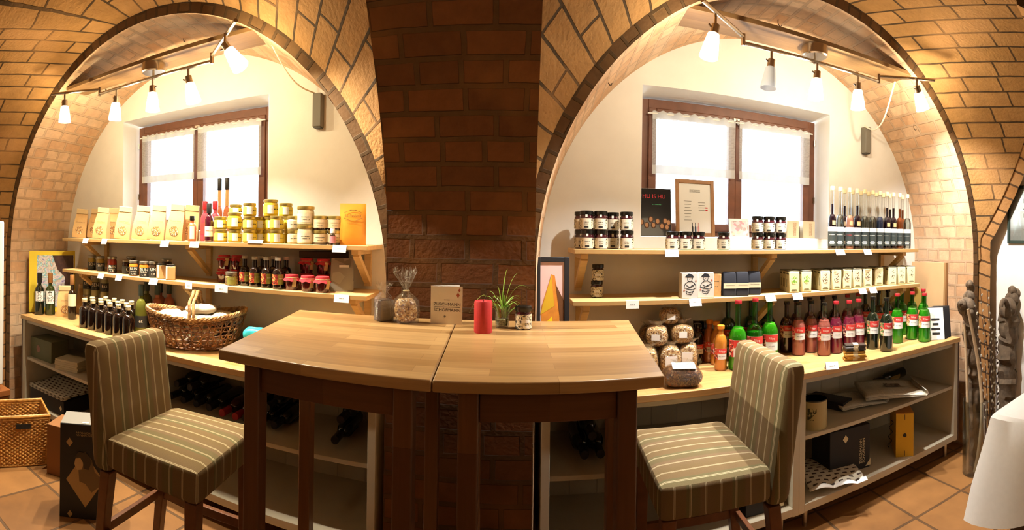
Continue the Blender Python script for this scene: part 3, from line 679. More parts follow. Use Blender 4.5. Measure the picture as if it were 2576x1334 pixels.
M_WINEG = K('dark_green_wine_glass', '10150c', 0.06, coat=0.8); M_CAPK = K('black_capsule', '1b1b1d', 0.4); M_COPCAP = K('copper_capsule', 'b57d4a', 0.35, metal=0.5)
M_GRCAP = K('dark_green_capsule', '1e2c26', 0.4)
M_CLEAR = glass('clear_glass', 'f8faf8', 0.2, 0.03, 0.5); M_CELLO = glass('cellophane', 'fbfaf6', 0.35, 0.10, 0.35, 0.02); M_GREENG = glass('green_glass', '7ccc6c', 0.2, 0.03, 0.5); M_DKGLASS = glass('smoked_glass', '8a8074', 0.35)
M_REDL = K('red_label', 'cf3a36', 0.6); M_REDCAP = K('red_cap', 'a5252c', 0.35); M_ORCAP = K('orange_cap', 'e8932e', 0.4)
M_CLOTH = K('red_cloth_cap', 'b5303a', 0.9, vary=0.15, scale=90); M_JAM = K('dark_jam', '4a0f14', 0.1, coat=0.8)
M_SEPIA = spots('etched_label_art', 'd8cdb0', ['8d846c', '3a352c', 'b8ac8c', '5e5646'], 190, 0.45)
M_COOK = spots('cookies_in_bag', 'c09a66', ['8a5a2c', 'd2a76a', '6a3f1c', 'e2c490', 'f4ecd8'], 210, 0.25, 0.5)  # palest flecks are painted highlights of the cellophane
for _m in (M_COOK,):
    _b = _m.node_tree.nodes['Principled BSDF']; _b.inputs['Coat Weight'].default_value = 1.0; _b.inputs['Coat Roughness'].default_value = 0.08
M_DARKBREAD = spots('dark_bread', '5a3518', ['3a2010', '7a4c22', '8a6234', '8a6a40'], 190, 0.3, 0.4)

def jar(cat, R, H, contents, lid, lab=None, words=(), lidh=0.014, glassm=None, shoulder=0.86, hexa=False, band=None, name='jar', seal=None):
    def build():
        T = thing(cat.replace(' ', '_'), '', cat); n = 6 if hexa else 22; hb = H - lidh
        prof = [(R * 0.90, 0), (R, 0.006), (R, hb * 0.78), (R * 0.97, hb * 0.86), (R * shoulder, hb * 0.95), (R * shoulder, hb)]
        obj('jar_body', MB().lathe(prof, n, M=Matrix.Rotation(PI / 6, 4, 'Z') if hexa else None), contents, T, bevel=0.002 if hexa else 0)
        rl = R * shoulder + 0.003
        L = obj('lid', MB().lathe([(rl, hb - 0.002), (rl + 0.001, hb + 0.001), (rl + 0.001, H - 0.002), (rl - 0.002, H), (0, H)], 22), lid, T)
        if lab:
            m_, z0, z1, a = lab; rr = R * (0.885 if hexa else 1.0)
            if hexa:
                mb = MB(); w = R * 0.5; mb.box((0, -R * 0.866 - 0.0006, (z0 + z1) / 2 * H), (2 * w * 0.98, 0.0012, (z1 - z0) * H)); P = obj('label', mb, m_, T)
                for s in (-1, 1): obj('side_label', MB().box((0, -R * 0.866 - 0.0006, (z0 + z1) / 2 * H), (2 * w * 0.98, 0.0012, (z1 - z0) * H)), M_SEPIA, T, rot=(0, 0, s * PI / 3))
                for (txt, size, mt, x, z) in words: text(txt, size, mt, P, (x, -R * 0.866 - 0.0016, z * H))
            else:
                P = obj('label', MB().shell(R + 0.0004, z0 * H, z1 * H, -a, a), m_, T)
                for (txt, size, mt, x, z) in words: text(txt, size, mt, P, (0, 0, z * H), (0, 0, x), bend=R + 0.0018)
        if band: band(T, R, H)
        return T
    return build
def bottle(cat, R, H, neck, nr, body, cap=None, caph=0.03, lab=None, words=(), clear=None, fill=None, sh=0.72, capr=None, extra=None, n=20, name='bottle', bulge=1.0):
    """R,H body radius and total height; neck = height where the neck starts (share of H)"""
    def build():
        T = thing(cat.replace(' ', '_'), '', cat); nb = neck * H; s0 = nb * sh
        prof = [(R * 0.86, 0), (R * 0.97, 0.004), (R, 0.012), (R * bulge, s0 * 0.6), (R, s0)]
        for i in range(1, 8):
            q = i / 7; prof.append((nr + (R - nr) * (math.cos(q * PI / 2) ** 0.9 if q < 1 else 0), s0 + (nb - s0) * math.sin(q * PI / 2) ** 1.0 * (0.75 + 0.25 * q)))
        prof += [(nr, H - caph * 0.6), (nr * 1.22, H - caph * 0.55), (nr * 1.22, H - caph * 0.3), (nr, H - 0.002 - caph * 0.25)]
        if clear:
            obj('glass', MB().lathe(prof, n), clear, T)
            if fill:
                fz = fill * H; q = [(r - 0.0025, z) for r, z in prof if z < fz and r > 0.003]; q[0] = (q[0][0], 0.004); zr = [r for r, z in prof if z >= fz]
                q.append((q[-1][0] if not zr else min(q[-1][0], zr[0] - 0.0025) if fz > nb else q[-1][0], fz)); obj('liquid', MB().lathe(q, n), body, T)
        else: obj('glass', MB().lathe(prof, n), body, T)
        if cap:
            cr = capr or nr * 1.3
            obj('cap', MB().lathe([(cr * 0.98, H - caph), (cr, H - caph + 0.001), (cr, H - 0.002), (cr * 0.92, H), (0, H)], 16), cap, T)
        if lab:
            m_, z0, z1, a = lab; P = obj('label', MB().shell(R + 0.0006, z0 * H, z1 * H, -a, a), m_, T)
            for (txt, size, mt, x, z) in words: text(txt, size, mt, P, (0, 0, z * H), (0, 0, x), bend=R + 0.002)
        if extra: extra(T, R, H)
        return T
    return build
def carton(cat, w, d, h, m_, name='box', words=(), deco=None, bevel=0.002):
    def build():
        T = thing(name, '', cat); B = obj('carton', MB().span((-w / 2, -d / 2, 0), (w / 2, d / 2, h)), m_, T, bevel=bevel)
        for (txt, size, mt, x, z, *rot) in words: text(txt, size, mt, B, (x, -d / 2 - 0.0008, z), rot[0] if rot else None)
        if deco: deco(T, w, d, h)
        return T
    return build
def patch(parent, name, x, y, z, w, h, m_, t=0.0012, rot=None):   # a flat printed label on a front face
    return obj(name, MB().box((0, 0, 0), (w, t, h)), m_, parent, (x, y, z), rot)
def star(k, r1, r2, seed=0):
    rr = random.Random(seed); return [(math.cos(2 * PI * i / k) * rr.uniform(r2, r1), math.sin(2 * PI * i / k) * rr.uniform(r2, r1)) for i in range(k)]
def blot(parent, name, poly, x, y, z, m_):     # ink drawing or cut-out, standing in the XZ plane
    n = len(poly); mb = MB(); mb.add([(a, 0, b) for a, b in poly] + [(a, 0.0006, b) for a, b in poly], [tuple(range(n)), tuple(range(2 * n - 1, n - 1, -1))] + [(i, n + i, n + (i + 1) % n, (i + 1) % n) for i in range(n)])
    return obj(name, mb, m_, parent, (x, y, z))

FIG = [[(-.016, .026), (-.006, .036), (.006, .034), (.012, .026), (-.016, .026)], [(-.008, .026), (-.009, .018), (-.004, .011), (.004, .012), (.008, .020), (.008, .026)], [(-.004, .012), (-.016, .004), (-.020, -.010), (-.008, -.012), (.004, -.004), (.018, .002), (.020, -.010), (.008, -.016), (-.012, -.014)],
       [(.004, .012), (.014, .006), (.020, -.004)], [(-.012, -.002), (.0, -.008), (.012, -.004)], [(-.014, -.020), (-.002, -.026), (.012, -.020), (.004, -.032), (-.010, -.030), (-.014, -.020)], [(-.003, .020), (-.001, .017)], [(.003, .020), (.004, .021)]]
def sketch(parent, x, y, z, q, m_, bend=0, w=.0011):
    mb = MB()
    for ln in FIG:
        for (a, b), (c, d) in zip(ln, ln[1:]):
            dx, dz = c - a, d - b; l = math.hypot(dx, dz) or 1; nx, nz = -dz / l * w, dx / l * w * 1.3
            vs = [((a + nx) * q, 0, (b + nz) * q), ((a - nx) * q, 0, (b - nz) * q), ((c - nx * .5) * q, 0, (d - nz * .5) * q), ((c + nx * .5) * q, 0, (d + nz * .5) * q)]
            if bend: vs = [(bend * math.sin(p[0] / bend), bend - bend * math.cos(p[0] / bend), p[2]) for p in vs]
            mb.add(vs, [(0, 1, 2, 3)])
    mb.add([(-.016 * q, 0, .027 * q), (.012 * q, 0, .027 * q), (.005 * q, 0, .034 * q), (-.006 * q, 0, .035 * q)], [(0, 1, 2, 3)])
    return obj('figure_print', mb, m_, parent, (x, y, z))

# ------------------------------------------------------------------ niche with the honey jars, upper shelf
def bag(w=0.118, d=0.066, h=0.215, tall=True):
    def build():
        T = thing('muesli_bag', '', 'paper bag'); mb = MB(); rows = []
        for z, a, b, sh in ((0, 1, 1, 0), (0.01, 1.02, 1.03, 0), (h * .32, 1.0, 1.0, 0), (h * .56, .93, .74, 0.004), (h * .80, .84, .34, 0.01), (h * .93, .80, .10, 0.014), (h, .80, .07, 0.012)):
            x = w / 2 * a; y = d / 2 * b; g = 0.18 * y * (1 if 0 < z < h * .95 else 0)
            rows.append([(-x, -y + sh, z), (0, -y + sh - 0.003, z), (x, -y + sh, z), (x - g, sh, z), (x, y + sh, z), (0, y + sh, z), (-x, y + sh, z), (-x + g, sh, z)])
        vs = [p for r in rows for p in r]; fs = [tuple(range(7, -1, -1)), tuple(8 * 6 + i for i in range(8))]
        for k in range(6):
            for i in range(8): j = (i + 1) % 8; fs.append((8 * k + i, 8 * k + j, 8 * k + 8 + j, 8 * k + 8 + i))
        mb.add(vs, fs); B = obj('bag_body', mb, M_BAGK, T)
        obj('folded_top', MB().add([(-w * .405, 0.004, h + .001), (w * .405, 0.004, h + .001), (w * .405, -0.006, h - .002), (-w * .405, -0.006, h - .002), (-w * .40, -0.004, h - .035), (w * .40, -0.004, h - .035), (w * .40, 0.003, h - .035), (-w * .40, 0.003, h - .035)],
            [(0, 1, 2, 3), (3, 2, 5, 4), (4, 5, 6, 7), (7, 6, 1, 0), (0, 3, 4, 7), (1, 6, 5, 2)]), K('folded_paper', 'd8bc8c', 0.7), T)
        blot(B, 'window', [(x * 0.029 * (1 + .07 * math.sin(5 * i)), y * 0.031) for i, (x, y) in enumerate(star(18, 1.0, 0.9, 3))], 0, -d / 2 - 0.0052, h * 0.26, M_MUES)
        text('DinkelMüesli', 0.0125, K('brown_print', '6a4220', 0.6), B, (0.004, -d * .43 - .003, h * 0.53), (-0.10, 0, 0))
        return T
    return build
gB = 'muesli bags on the upper shelf'
for i, (px, dy, rz) in enumerate([(201, .09, .1), (238, .175, 0), (254, .045, -.12), (282, .16, .2), (309, .055, .05), (354, .05, -.05), (393, .05, .08), (440, .05, -.04), (476, .15, .1)]):
    Y = YF1 + dy; X = SX(px, Y)
    put('bag', bag(.104, .062), 'paper muesli bag with round window, %s of nine from the wine shelf end%s' % (ORD[i], ', standing behind' if dy > .14 else ''), (X, Y, ZS1 + .0045), face(X, Y, .6) + rz, gB, ry=.09)
# small bottles
X = SX(483, 2.17); put('vin', bottle('bottle', .025, .148, .72, .011, K('orange_vinegar', 'b8663c', .1, coat=.6), M_BLID, .026, (M_CREAM, .1, .6, .55)), 'small flask of orange-brown vinegar with black cap beside the last muesli bag', (X, 2.17, ZS1), face(X, 2.17))
X = SX(526, 2.16); put('syr', bottle('bottle', .025, .218, .70, .0115, K('dark_red_syrup', '3c0c1c', .08, coat=.8), M_CAPK, .055, (M_CREAM, .14, .40, 1.2), [('~7', .011, M_RINK, 0, .29)]), 'dark red syrup bottle with black capsule and cream label in front of the honey', (X, 2.16, ZS1), face(X, 2.16))
for i, px in enumerate((516, 541)):
    X = SX(px, 2.29); put('rc', bottle('bottle', .030, .24, .70, .013, K('pink_syrup', 'b0404e', .1, coat=.7), M_REDCAP, .05, (M_REDL, .18, .45, 1.0)), 'pink syrup bottle with red capsule %s' % ('behind the dark red bottle' if i == 0 else 'half hidden behind the tall thin bottles'), (X, 2.29, ZS1), face(X, 2.29), 'pink syrup bottles')
for i, px in enumerate((552, 571)):
    X = SX(px, 2.47, 1.5)
    put('thin', bottle('bottle', .024, .335, .46, .0115, K('peach_vinegar', 'c87c54', .1, coat=.6), M_CAPK, .075, None, (), extra=lambda T, R, H: obj('neck_label', MB().shell(.0117, .47 * H, .77 * H, -2.6, 2.6), K('buff_paper', 'd8b074', .7), T)), 'tall slim bottle with black capsule on the window sill, %s' % ('nearer the muesli bags' if i == 0 else 'nearer the honey jars'), (X, 2.47, WZ0), face(X, 2.47), 'tall slim bottles')
# honey jars: column px, depth, level, size
hb = jar('honey jar', .037, .071, M_HONEY, M_GLID, (M_HONLAB, .16, .66, 1.35), [('~5', .012, M_INK, .55, .40)], band=lambda T, R, H: obj('round_label', MB().shell(R + .0012, .14 * H, .70 * H, -.42, .42), M_PAPER, T))
hb2 = jar('honey jar', .041, .093, M_HONEY, M_GLID, (M_HONLAB, .18, .62, 1.35), [('~5', .014, M_INK, .55, .42)], band=lambda T, R, H: obj('round_label', MB().shell(R + .0012, .16 * H, .66 * H, -.42, .42), M_PAPER, T))
cb = jar('honey jar', .043, .095, M_CREAMJ, M_GLID, (K('pale_label', 'e6d8b8', .65), .14, .60, 1.3), [('~8', .010, M_INK, 0, .42), ('~7', .010, M_INK, 0, .30)], shoulder=.93)
ch = jar('honey jar', .034, .071, M_CREAMJ, M_GLID, (K('pale_label', 'e6d8b8', .65), .14, .62, 1.3), [('~6', .010, M_INK, 0, .40)])
bj = jar('preserve jar', .037, .071, M_DARKJ, M_GLID, (K('buff_label', 'd9c098', .65), .16, .74, 1.5), [('~10', .0085, M_INK, 0, .5), ('~6', .008, M_INK, 0, .30)])
gH = 'honey jars on the upper shelf'
front = [(555, 'hb', hb, .071), (590, 'hb2', hb2, .093), (627, 'hb', hb, .071), (697, 'hb', hb, .071)]
z1 = ZS1
def hj(key, bld, px, Y, z, lab, g=gH): X = SX(px, Y, z); put(key, bld, lab, (X, Y, z + .0002), face(X, Y) , g)
for i, (px, nm) in enumerate(((555, 'first'), (591, 'second'), (628, 'third'), (697, 'fourth'))):
    hj('hb', hb, px, 2.175, z1, '%s yellow honey jar from the syrup bottle in the front bottom row' % nm)
for i, (px, nm) in enumerate(((554, 'first'), (628, 'third'), (696, 'fourth'))):
    hj('hb', hb, px, 2.177, z1 + .0715, 'yellow honey jar stacked on the %s jar of the front bottom row' % nm)
hj('hb2', hb2, 590.5, 2.176, z1 + .0715, 'big yellow honey jar stacked on the second jar of the front bottom row')
hj('hb', hb, 628, 2.178, z1 + .143, 'topmost yellow honey jar above the third front column, before the window')
for i, (px, lv, nm) in enumerate(((593, 2, 'topmost honey jar behind the big second jar'), (654, 0, 'honey jar in the back row between the third and fourth front columns, bottom'), (654, 1, 'honey jar in the back row between the third and fourth front columns, upper'),
        (671, 0, 'back-row honey jar beside the fourth front column, bottom'), (671, 1, 'back-row honey jar beside the fourth front column, second level'), (724, 0, 'back-row honey jar before the creamed honey, bottom'), (724, 1, 'back-row honey jar before the creamed honey, second level'))):
    Y = 2.268 if px != 671 else 2.272
    if px == 593:
        for q in (0, 1): hj('hb', hb, px, 2.262, z1 + .0715 * q, 'honey jar hidden behind the big second jar, %s' % ('bottom level' if q == 0 else 'second level'))
        Y = 2.262
    elif px == 654: Y = 2.262
    else: Y = 2.262
    hj('hb', hb, px + (10 if px == 671 else 0) + (6 if px == 724 else 0), Y, z1 + .0715 * lv, nm)
hj('hb2', hb2, 681, 2.262, z1 + .143, 'big yellow honey jar on top of the back row beside the fourth front column')
hj('hb', hb, 719, 2.262, z1 + .143, 'topmost yellow honey jar of the shelf near the creamed honey')
for lv in (0, 1): hj('ch', ch, 739, 2.19, z1 + .0715 * lv, 'small creamed honey jar with pale label, %s, beside the big ones' % ('bottom' if lv == 0 else 'on top of its twin'))
for lv in (0, 1): hj('cb', cb, 769, 2.17, z1 + .0955 * lv, 'big pale creamed honey jar, %s of the pair' % ('lower' if lv == 0 else 'upper'))
for lv in (0, 1):
    for q, px in enumerate((806, 842)):
        hj('bj', bj, px, 2.18 if q == 0 else 2.20, z1 + .0715 * lv, 'dark preserve jar with buff label, %s row, nearer the %s' % (['bottom', 'top'][lv], ['creamed honey', 'orange packet'][q]), 'dark preserve jars')
X = SX(837, 2.137); put('drop', bottle('bottle', .0145, .079, .70, .006, K('brown_dropper', '2a1a14', .1, coat=.6), M_PAPER, .022, (K('pink_label', 'c08088', .6), .12, .55, 1.3), capr=.012), 'tiny dropper bottle with white cap and pink label', (X, 2.137, z1), face(X, 2.137))
def pack():
    T = thing('orange_packet', '', 'packet'); w, h = .128, .205
    mb = MB(); mb.grid(lambda u, v: ((u - .5) * w, -.018 * math.sin(PI * u) ** .5 * math.sin(PI * min(1, v * 1.02)) ** .5, v * h), 10, 10); mb.grid(lambda u, v: ((u - .5) * w, .018 * math.sin(PI * u) ** .5 * math.sin(PI * min(1, v * 1.02)) ** .5, v * h), 10, 10, flip=True)
    B = obj('foil_pouch', mb, K('orange_foil', 'e09a34', .3, vary=.12, scale=14), T)
    r = K('brown_print', '6a4220', .6); text('La Pedona', .019, r, B, (0, -.0205, h * .70)); text('~5', .011, r, B, (0, -.0205, h * .83)); text('~11', .008, r, B, (0, -.0205, h * .52))
    for s in (-1, 1): obj('swoosh', MB().tube([(-.045 + .09 * i / 10, -.0205, h * .70 + s * (.012 + .014 * math.sin(PI * i / 10))) for i in range(11)], .0009, 5), r, B)
    return T
X = SX(886, 2.19); put('pack', pack, 'orange packet with oval brown emblem at the pillar end of the upper shelf', (X, 2.20, z1), face(X, 2.19), rx=-.08)

# ------------------------------------------------------------------ niche with the honey jars, lower shelf
z2 = ZS2
sen = jar('mustard jar', .030, .107, K('mustard', '9a8038', .2, coat=.6), M_SLID, (M_BLKL, .02, .56, 2.2), [('SEN', .028, M_WINK, 0, .40), ('. :.', .014, M_WINK, .3, .18)], .016)
bunr = jar('chutney jar', .034, .112, K('red_chutney', '8a2c20', .15, coat=.6), M_SLID, (M_BLKL, .03, .50, 1.0), [('BUN', .026, M_WINK, 0, .38), ('~8', .009, M_WINK, 0, .24), ('L. BE', .014, M_WINK, 0, .12)], .014)
dk = jar('preserve jar', .036, .115, M_DARKJ, M_SLID, (M_BLKL, .03, .55, 1.2), [('(', .06, M_WINK, .3, .3)], .014)
buno = jar('chutney jar', .030, .100, K('orange_chutney', 'd9822c', .15, coat=.6), M_SLID, (M_BLKL, .03, .60, 1.1), [('BUN', .026, M_WINK, 0, .47), ('~9', .008, M_WINK, 0, .31), ('L. BE', .014, M_WINK, 0, .16)], .015)
und = jar('chutney jar', .029, .101, K('brown_chutney', '3a2a1e', .15, coat=.6), M_SLID, (M_BLKL, .03, .62, 1.4), [('UN', .026, M_WINK, 0, .5), ('t. BB', .013, M_WINK, 0, .24)], .015)
def p2(key, b, px, Y, lab, g=None, z=z2, rz=0, f=1.0): X = SX(px, Y, z); return put(key, b, lab, (X, Y, z), face(X, Y, f) + rz, g)
p2('sen', sen, 231, 2.24, 'mustard jar with black SEN label at the outer end of the lower shelf', 'mustard jars'); p2('sen', sen, 253, 2.225, 'mustard jar with black SEN label next to the red chutney jar', 'mustard jars')
p2('bunr', bunr, 282, 2.20, 'red chutney jar with black BUN label')
p2('dk', dk, 330, 2.30, 'tall dark preserve jar behind the orange chutney jars'); p2('dk2', jar('preserve jar', .031, .098, M_DARKJ, M_SLID, (M_BLKL, .03, .55, 1.2), [('C', .04, M_WINK, .3, .3)], .014), 318, 2.225, 'dark preserve jar with chalk drawing on its label')
p2('buno', buno, 336, 2.155, 'orange chutney jar with BUN label, the one nearer the mustard', 'orange chutney jars'); p2('buno', buno, 362, 2.145, 'orange chutney jar with BUN label, the one nearer the spice boxes', 'orange chutney jars')
p2('und', und, 385, 2.17, 'brown chutney jar with black label beside the orange chutney'); p2('und2', und, 376, 2.27, 'brown jar half hidden behind the orange chutney'); p2('dk', dk, 419, 2.26, 'tall dark preserve jar behind the tan spice box')
def spice():
    T = thing('spice_box', '', 'spice box'); obj('carton', MB().span((-.029, -.022, 0), (.029, .022, .082)), K('tan_spice', 'c89a64', .5), T, bevel=.004)
    obj('lid', MB().span((-.026, -.020, .082), (.026, .020, .092)), M_BLID, T, bevel=.002); patch(T, 'label', -.024, -.0227, .045, .010, .078, M_PAPER); return T
p2('spice', spice, 429, 2.14, 'tan spice box with black lid at the front of the lower shelf', 'spice boxes'); p2('spice', spice, 406, 2.165, 'tan spice box behind the front one beside the brown chutney jar', 'spice boxes', rz=.15)
def clothjar():
    T = thing('jam_jar', '', 'jam jar'); R, H = .038, .078
    obj('jar_body', MB().lathe([(R * .80, 0), (R * .85, .004), (R * .98, H * .6), (R, H * .72), (R * .85, H * .8), (R * .85, H * .86)], 22), M_JAM, T)
    mb = MB(); n = 40; rows = [(.0, H + .001), (R * .86, H), (R * .93, H - .008), (R * .90, H - .014), (R * 1.05, H - .022), (R * 1.16, H - .030)]; vs = []
    for k, (r, z) in enumerate(rows):
        for i in range(n):
            a = 2 * PI * i / n; q = 1 + (.05 * math.sin(9 * a) if k >= 4 else 0); vs.append((r * q * math.cos(a), r * q * math.sin(a), z + (.003 * math.sin(7 * a + 1) if k == 5 else 0)))
    mb.add(vs, [(k * n + i, k * n + (i + 1) % n, (k + 1) * n + (i + 1) % n, (k + 1) * n + i) for k in range(5) for i in range(n)]); obj('cloth_cap', mb, M_CLOTH, T)
    obj('string', MB().tube([(R * .925 * math.cos(a * PI / 12), R * .925 * math.sin(a * PI / 12), H - .014) for a in range(25)], .0016, 5), K('twine', 'c8b48a', .8), T)
    obj('paper_tag', MB().box((0, 0, -.022), (.020, .001, .042)), K('kraft_tag', 'cfae78', .7), T, (R * .72, -R * .92, H - .016), (0.12, .12, .5)); return T
gJ = 'red cloth-capped jam jars'
for i, (px, Y, lv, lab) in enumerate(((734, 2.165, 0, 'front row nearest the green-label bottles'), (774, 2.155, 0, 'front row, middle one'), (811, 2.145, 0, 'front row nearest the pillar'), (771, 2.268, 0, 'back row bottom, behind the middle front jar'), (814, 2.262, 0, 'back row bottom, behind the jar nearest the pillar'),
        (771, 2.268, 1, 'upper jar of the back stack nearer the bottles'), (814, 2.262, 1, 'upper jar of the back stack nearer the grey bag'), (562, 2.25, 0, 'bottom jar of the double stack beside the small grey-lid jar'), (595, 2.275, 0, 'bottom back jar of the double stack'),
        (564, 2.25, 1, 'upper jar of the double stack, outer one'), (597, 2.275, 1, 'upper jar of the double stack, inner one with a tag'))):
    p2('cj', clothjar, px, Y, 'red cloth-capped jam jar, ' + lab, gJ, z=z2 + lv * .0795, rz=-.3 + .2 * (i % 3))
pest = jar('pesto jar', .036, .074, spots('nut_mix', '8a7048', ['5a4426', 'b89a66', '3c2e1a'], 200, .2), M_SLID, (K('olive_label', '8e8a3a', .6), .10, .66, .8), [('~4', .010, M_WINK, 0, .5)], .018)
p2('pest', pest, 583, 2.16, 'small glass jar with silver lid and olive label before the stacked jam jars')
def lab2(T, R, H):
    obj('picture_label', MB().shell(R + .0012, .15 * H, .47 * H, -1.25, -.05), spots('fruit_print', 'b03a24', ['d8662c', '7a1a14', 'e8b060', '5c1210'], 160, .3), T)
bal = bottle('bottle', .0295, .162, .66, .013, K('balsamic', '1c1210', .07, coat=.8), K('clear_stopper', 'b9b4a8', .3), .016, (K('olive_label', '8e8a3a', .6), .15, .47, 1.3), [('~4', .012, M_WINK, .6, .34)], extra=lab2)
gV = 'balsamic bottles on the lower shelf'
for i, (px, Y) in enumerate(((615, 2.19), (640, 2.165), (670, 2.16), (699, 2.155))): p2('bal', bal, px, Y, 'dark balsamic bottle with fruit label, %s of the front row from the small silver-lid jar' % ORD[i], gV)
for i, (px, Y) in enumerate(((659, 2.26), (688, 2.265), (719, 2.26))): p2('bal', bal, px, Y, 'dark balsamic bottle in the back row, %s from the small silver-lid jar' % ORD[i], gV)
def tissuebag():
    T = thing('coffee_bag', '', 'bag'); w, d, h = .115, .06, .165
    rows = [(0, 1, 1), (.02, 1.03, 1.05), (h * .6, 1, .8), (h * .9, .97, .25), (h, .95, .06)]; vs = []; 
    for z, a, b in rows: vs += [(-w / 2 * a, -d / 2 * b, z), (w / 2 * a, -d / 2 * b, z), (w / 2 * a, d / 2 * b, z), (-w / 2 * a, d / 2 * b, z)]
    B = obj('bag_body', MB().add(vs, [(3, 2, 1, 0), (16, 17, 18, 19)] + [(4 * k + i, 4 * k + (i + 1) % 4, 4 * k + 4 + (i + 1) % 4, 4 * k + 4 + i) for k in range(4) for i in range(4)]), spots('grey_bag_print', '8b8378', ['a39a8c', '6e665c', '57504a'], 22, .55), T, bevel=.006)
    patch(T, 'label', .01, -.018, .125, .05, .012, M_PAPER, rot=(.22, 0, 0)); return T
p2('tb', tissuebag, 860, 2.25, 'grey printed coffee bag at the pillar end of the lower shelf')
p2('lb', carton('carton', .26, .055, .035, K('dark_brown_card', '2c1c16', .6), 'flat_carton'), 815, 2.325, 'long dark flat carton lying on the stacked jam jars against the wall', z=z2 + .1595 + .0)

# ------------------------------------------------------------------ shelf price cards
def pcard(w, h, wd):
    def build():
        T = thing('price_card', '', 'price card'); B = obj('card', MB().span((-w / 2, -.0012, -h), (w / 2, 0, 0)), M_PAPER, T)
        obj('fold', MB().span((-w / 2, -.0012, 0), (w / 2, .02, .0012)), M_PAPER, T); text(wd, .0075, K('grey_print', '6a665e', .6), B, (0, -.002, -h * .5)); return T
    return build
def cards(lst, Y, z, where):
    for i, (px, w, tilt) in enumerate(lst):
        X = SX(px, Y, z); put(('pc', round(w, 3)), pcard(w, .036, '~5'), 'white price card on the edge of the %s, %s from its %s' % (where, ORD[i], 'outer end' if px < 1288 else 'pillar end'), (X, Y - .0005, z + .0003), 0, 'shelf price cards', rx=tilt)
cards([(217, .06, -.35), (264, .055, -.35), (416, .066, -.3), (491, .066, -.35), (641, .09, .9), (855, .07, -.35)], YF1, ZS1, 'upper honey shelf')
cards([(256, .06, -.4), (301, .06, -.4), (388, .068, -.4), (475, .05, -.05), (557, .085, -.05), (860, .075, -.2)], YF2, ZS2, 'lower honey shelf')
cards([(1689, .066, -.35), (2111, .066, -.5), (2180, .062, -.5)], YF1, ZS1, 'upper liqueur shelf')
cards([(1591, .06, 0), (1748, .062, -.35), (1936, .06, -.6), (2004, .062, -.5), (2168, .058, -.5), (2194, .058, -.5)], YF2, ZS2, 'lower tin shelf')

# ------------------------------------------------------------------ oak worktop under the honey shelves
z3 = ZSB
def ps(key, b, px, py, lab, g=None, rz=0, f=1.0, zz=ZSB, dy=0.0):     # standing on the worktop: photo column/row of the base -> plan position
    X, Y = AZ(px, py, zz); Y += dy
    if Y > 2.325: X, Y = X * 2.325 / (Y - dy), 2.325
    return put(key, b, lab, (X, Y, zz), face(X, Y, f) + rz, g)
def painting():
    T = thing('painting', '', 'painting'); w, h = .36, .475
    obj('canvas', MB().span((-w / 2, 0, 0), (w / 2, .03, h)), K('yellow_canvas', 'e6c832', .6), T, bevel=.002)
    P = obj('panel', MB().span((-w / 2 + .058, -.002, .04), (w / 2 - .012, .001, h - .035)), None or M_ABS, T)
    blot(P, 'dark_patch', [(.0, .44), (.165, .44), (.165, .09), (.12, .02), (.09, .16), (.10, .27), (.04, .33)], 0, -.0032, 0, K('dark_oil_paint', '3a2018', .5, vary=.5, scale=30))
    return T
t = NT('abstract_painting'); co = t.n('ShaderNodeTexCoord'); no = t.n('ShaderNodeTexNoise', i_Scale=9.0, i_Detail=5.0, i_Distortion=3.0); t.l(co.outputs['Object'], no.inputs[0])
t.l(t.ramp(no.outputs['Fac'], [(.30, lin('4a3a78')), (.40, lin('b9aac0')), (.47, lin('d8d2cc')), (.53, lin('c4a890')), (.58, lin('5cb4c8')), (.64, lin('e0e0dc')), (.72, lin('4aa860'))]), t.b.inputs['Base Color']); t.b.inputs['Roughness'].default_value = .45; t.bump(no.outputs[0], .002); M_ABS = t.m
put('painting', painting, 'yellow-edged abstract painting leaning in the corner behind the wine bottles', (-3.035, 2.10, ZSB + .0005), math.radians(62), rx=-.04)
def winelab(s=1.0):
    def f(T, R, H):
        for k, (x, z, q) in enumerate(((0, .44, 1.0),)):
            sketch(T, x, -R - .0022, z * H, q * 1.15, M_INK, R + .0022)
        for x, z in ((.020, .42), (.022, .35)): blot(T, 'diamond_print', [(0, .006), (.004, 0), (0, -.006), (-.004, 0)], x, -R * .86, z * H, M_RINK)
    return f
ps('wineA', bottle('wine bottle', .0375, .315, .70, .0145, M_WINEG, M_CAPK, .075, (M_PAPER, .33, .68 * .83, .85), extra=winelab()), 99, 791, 'dark wine bottle with black capsule and white figure label in front of the painting')
ps('wineB', bottle('wine bottle', .0375, .315, .70, .0145, K('olive_wine_glass', '2c3414', .06, coat=.8), M_COPCAP, .075, (M_PAPER, .28, .58, .85), extra=winelab()), 126, 792, 'green wine bottle with copper capsule and white figure label beside the muesli bag')
X, Y = AZ(154, 797, ZSB); put('bagW', bag(.118, .07, .225), 'paper muesli bag standing on the worktop between the wine bottles', (X, Y + .035, ZSB), face(X, Y, .9))
X, Y = AZ(198, 790, ZSB); put('bagW', bag(.118, .07, .225), 'paper muesli bag on the worktop behind the slim copper-capped bottle', (X, Y + .06, ZSB), face(X, Y, .9) + .5)
ps('slim', bottle('wine bottle', .0315, .318, .66, .0125, K('dark_brown_wine', '22160c', .06, coat=.8), M_COPCAP, .07, (M_CREAM, .30, .57, 1.1), [('~8', .007, M_WINK, 0, .47)]), 181, 803, 'slim wine bottle with copper capsule and cream label beside the black stoppered bottles')
